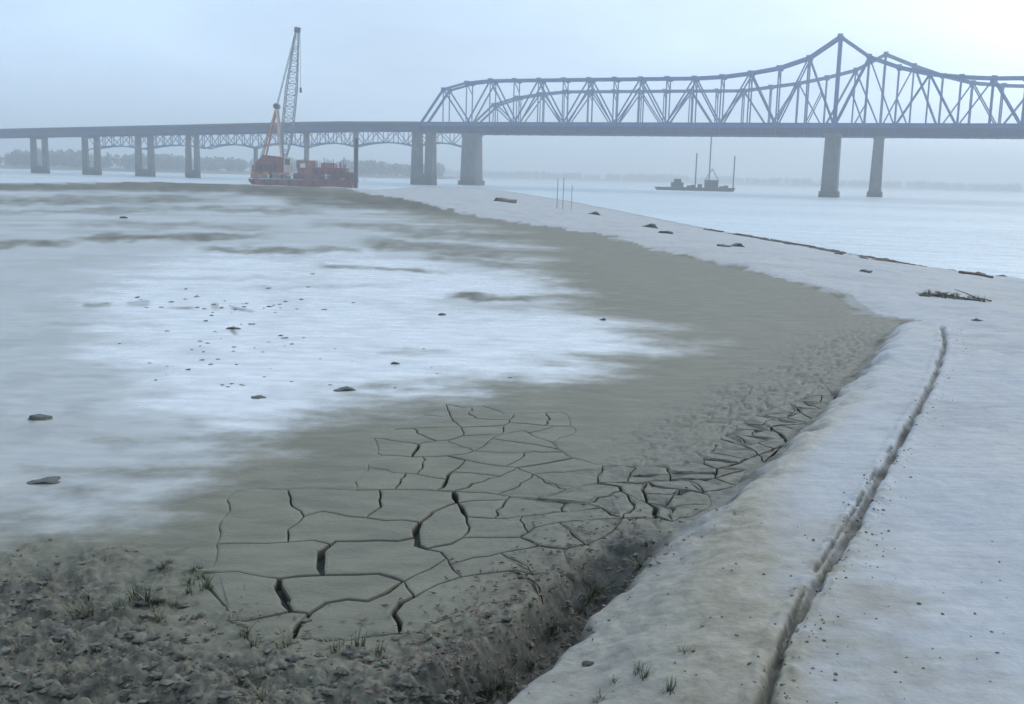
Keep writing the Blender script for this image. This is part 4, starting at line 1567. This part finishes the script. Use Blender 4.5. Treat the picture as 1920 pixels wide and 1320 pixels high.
SCL = [lump_mesh(1, 0.85, 0.7, 60 + k_, 3) for k_ in range(5)]
for me in SCL:
    me.materials.append(M_SOILC)
for i in range(80):
    px, py = random.uniform(0, 900), 1325 - 210 * random.random() ** 1.3
    if px > 420 and py < 1215:
        continue
    o = clod('soil_clod', px, py, random.uniform(14, 46), 'dark lump of earth half buried in the rough foreground soil', 'clod', 'earth clods in the foreground', flat=random.uniform(.5, .9))
    o.data = random.choice(SCL)


def scatter_clods():
    """loose crumbly soil in the foreground"""
    import bmesh
    bm = bmesh.new()
    bmesh.ops.create_icosphere(bm, subdivisions=1, radius=1.0)
    bv = np.array([v.co[:] for v in bm.verts])
    bf = np.array([[v.index for v in f.verts] for f in bm.faces])
    bm.free()
    pts = []
    r = np.random.default_rng(5)
    while len(pts) < 4000:
        k = 4000
        px, py = r.uniform(-40, 1240, k), r.uniform(990, 1345, k)
        for a, c in zip(px, py):
            pts.append(gp(a, c, HM))
    P = np.array(pts)
    ds = sdist(P[:, 0], P[:, 1], soil_poly)
    gr = []
    for _ in range(320):
        k = r.random() * (len(groove) - 1.01)
        i = int(k)
        t = k - i
        x = groove[i][0] + (groove[i + 1][0] - groove[i][0]) * t + abs(r.normal()) * 0.16 * (1 if r.random() < .75 else -0.5)
        gr.append((x, groove[i][1] + (groove[i + 1][1] - groove[i][1]) * t))
    for _ in range(90):
        gr.append(gp(r.uniform(1000, 1900), r.uniform(950, 1340), HB))
    gr = np.array(gr)
    keep = r.random(len(P)) < sstep(-0.25, 0.5, ds) * (0.35 + 0.65 * sstep(-.2, .35, fbm(P[:, 0] * 1.8, P[:, 1] * 1.8, 3, 400)))
    P = np.concatenate([P[keep][:900], gr])
    small = np.arange(len(P)) >= len(P) - len(gr)
    z = terrain(P[:, 0], P[:, 1])[0]
    n = len(P)
    size = 0.005 + 0.024 * r.random(n) ** 3.5
    size = np.where(small, 0.003 + 0.3 * size, size)
    jit = 1 + 0.35 * r.normal(size=(n, len(bv), 1)).clip(-1, 1)
    sc = np.stack([size * r.uniform(.8, 1.5, n), size * r.uniform(.8, 1.5, n), size * r.uniform(.5, .9, n)], 1)[:, None, :]
    V = bv[None] * jit * sc
    V[:, :, 0] += P[:, 0:1]
    V[:, :, 1] += P[:, 1:2]
    V[:, :, 2] += z[:, None] + 0.2 * size[:, None]
    Fc = bf[None] + (np.arange(n) * len(bv))[:, None, None]
    o = link_mesh('soil_crumbs', V.reshape(-1, 3).tolist(), Fc.reshape(-1, 3).tolist(), M_SOILC)
    return tag(o, 'loose dark crumbs of soil covering the rough foreground', 'soil', kind='stuff')


scatter_clods()


def scatter_leaves():
    r = random.Random(8)
    vs, fs = [], []
    xs, ys, an = [], [], []
    for _ in range(1500):
        if r.random() < 0.75:
            t = r.random()
            px, py = 800 + 370 * t + r.gauss(0, 75), 1300 - 290 * t + r.gauss(-25, 38)
        else:
            px, py = r.uniform(0, 900), r.uniform(1120, 1330)
        x, y = gp(px, py, HM)
        xs.append(x)
        ys.append(y)
    zs = terrain(np.array(xs), np.array(ys))[0]
    for x, y, z in zip(xs, ys, zs):
        a, l, w = r.uniform(0, 6.28), r.uniform(.008, .032), r.uniform(.004, .012)
        c, s = math.cos(a), math.sin(a)
        zt = [r.uniform(0, .02) for _ in range(4)]
        n0 = len(vs)
        for (i, j), dz in zip(((-1, 0), (0, -1), (1, 0), (0, 1)), zt):
            vs.append((x + i * l * c - j * w * s, y + i * l * s + j * w * c, z + .006 + dz))
        fs.append((n0, n0 + 1, n0 + 2))
        fs.append((n0, n0 + 2, n0 + 3))
    o = link_mesh('leaf_litter', vs, fs, M_LEAF)
    return tag(o, 'reddish brown dead leaf litter along the mud rim of the gully', 'leaves', kind='stuff')


scatter_leaves()


# wrack line of drift along the water's edge
def wrack():
    import bmesh
    bm = bmesh.new()
    bmesh.ops.create_icosphere(bm, subdivisions=1, radius=1.0)
    bv = np.array([v.co[:] for v in bm.verts])
    bf = np.array([[v.index for v in f.verts] for f in bm.faces])
    bm.free()
    r = np.random.default_rng(77)
    line = [(1322, 430), (1400, 441), (1480, 455), (1570, 472), (1660, 489), (1760, 507), (1860, 523), (1960, 538)]
    pts = []
    for _ in range(2200):
        k = r.random() * (len(line) - 1)
        i = int(k)
        t = k - i
        if pnoise(np.array(k * 2.3), np.array(0.3), 9) < -0.02 and r.random() < .9:
            continue
        px = line[i][0] + (line[i + 1][0] - line[i][0]) * t
        py = line[i][1] + (line[i + 1][1] - line[i][1]) * t + r.normal() * 1.8 + (15 if k > 3 and r.random() < .3 else 0)
        pts.append(gp(px, py, EYE - 0.35))
    P = np.array(pts)
    n = len(P)
    z = terrain(P[:, 0], P[:, 1])[0]
    size = 0.05 + 0.22 * r.random(n) ** 4
    sc = np.stack([size * r.uniform(1, 3, n), size, size * .8], 1)[:, None, :]
    V = bv[None] * (1 + 0.3 * r.normal(size=(n, len(bv), 1)).clip(-1, 1)) * sc
    V[:, :, 0] += P[:, 0:1]
    V[:, :, 1] += P[:, 1:2]
    V[:, :, 2] += z[:, None]
    Fc = bf[None] + (np.arange(n) * len(bv))[:, None, None]
    o = link_mesh('wrack', V.reshape(-1, 3).tolist(), Fc.reshape(-1, 3).tolist(), M_WOODY)
    tag(o, 'dark line of drift washed up along the right water edge', 'drift', kind='stuff')


wrack()


def log_(px, py, len_px, ang, rad, label, h0=5.5, bend=0.22):
    x, y, z = place(px, py, h0)
    k = math.hypot(x, y) / F * len_px / 2
    d = Vector((math.cos(ang), math.sin(ang), 0))
    s = Vector((-d.y, d.x, 0))
    pts = []
    for i in range(6):
        t = i / 5 * 2 - 1
        p = Vector((x, y, 0)) + d * (t * k) + s * (bend * k * math.sin(t * 2.2))
        p.z = H(p.x, p.y) + rad * 0.7
        pts.append(p)
    o = MB().tube(pts, rad, 8, rad * 0.6).build('driftwood_log', M_WOODY, None, (x, y, z))
    return tag(o, label, 'driftwood')


log_(1340, 433, 34, -0.5, 0.10, 'short dark driftwood log at the left start of the wrack line')
log_(1500, 460, 60, -0.9, 0.12, 'long driftwood log in the middle of the wrack line')
log_(1690, 494, 56, -1.0, 0.09, 'driftwood log on the wrack line above the grey stump')
log_(1830, 516, 60, -1.1, 0.07, 'driftwood log at the right end of the wrack line')

# brush pile of drift and weeds on the sand beyond the berm
bx, by, bz = place(1795, 560, 2.9)
pile = empty('brush_pile', (bx, by, bz))
tag(pile, 'low dark brush pile with weeds on the sand beyond the berm', 'brush pile')
kp = math.hypot(bx, by) / F
rr = random.Random(4)
for i in range(26):
    x = bx + rr.uniform(-58, 55) * kp
    y = by + rr.uniform(-.3, .3)
    a = rr.uniform(0, math.pi)
    l = rr.uniform(.12, .34)
    z = H(x, y)
    hgt_ = 0.10 + 0.14 * math.exp(-((x - bx - 30 * kp) / (18 * kp)) ** 2)
    p0 = Vector((x - l * math.cos(a), y - .4 * l * math.sin(a), z + 0.01))
    p1 = Vector((x + l * math.cos(a), y + .4 * l * math.sin(a), z + hgt_ * rr.uniform(.3, 1.1)))
    MB().tube([p0, (p0 + p1) / 2 + Vector((0, 0, .02)), p1], 0.018, 6, 0.007).build('branch', M_WOODY, pile)
for i in range(14):
    x = bx + rr.uniform(-58, 55) * kp
    o = bpy.data.objects.new('tuft', WEEDS[rr.choice((0, 2, 4, 6))])
    COL.objects.link(o)
    o.parent = pile
    y = by + rr.uniform(-.25, .25)
    o.location = (x - bx, y - by, H(x, y) - bz - 0.01)
    o.scale = (1.0, 1.0, rr.uniform(.9, 1.5))
me = lump_mesh(1, .5, .5, 91, 2)
me.materials.append(M_CLOD)
o = bpy.data.objects.new('earth_mound', me)
COL.objects.link(o)
o.parent = pile
o.location = (-.05, 0, -.03)
o.scale = (56 * kp, .55, .12)

# ------------------------------------------------------------------ haze
hz = MB().box(-3300, 3300, -3300, 3300, -4.5, 92)
mh = bpy.data.materials.new('haze')
mh.use_nodes = True
n_ = mh.node_tree
for q in list(n_.nodes):
    n_.nodes.remove(q)
ho = new_node(n_, 'ShaderNodeOutputMaterial')
pv = new_node(n_, 'ShaderNodeVolumePrincipled')
pv.inputs['Color'].default_value = (0.90, 0.97, 1.0, 1)
pv.inputs['Density'].default_value = 0.0008
pv.inputs['Anisotropy'].default_value = 0.3
n_.links.new(pv.outputs[0], ho.inputs['Volume'])
ho_ = hz.build('haze', mh)
tag(ho_, 'thin pale blue haze over the river', kind='stuff')
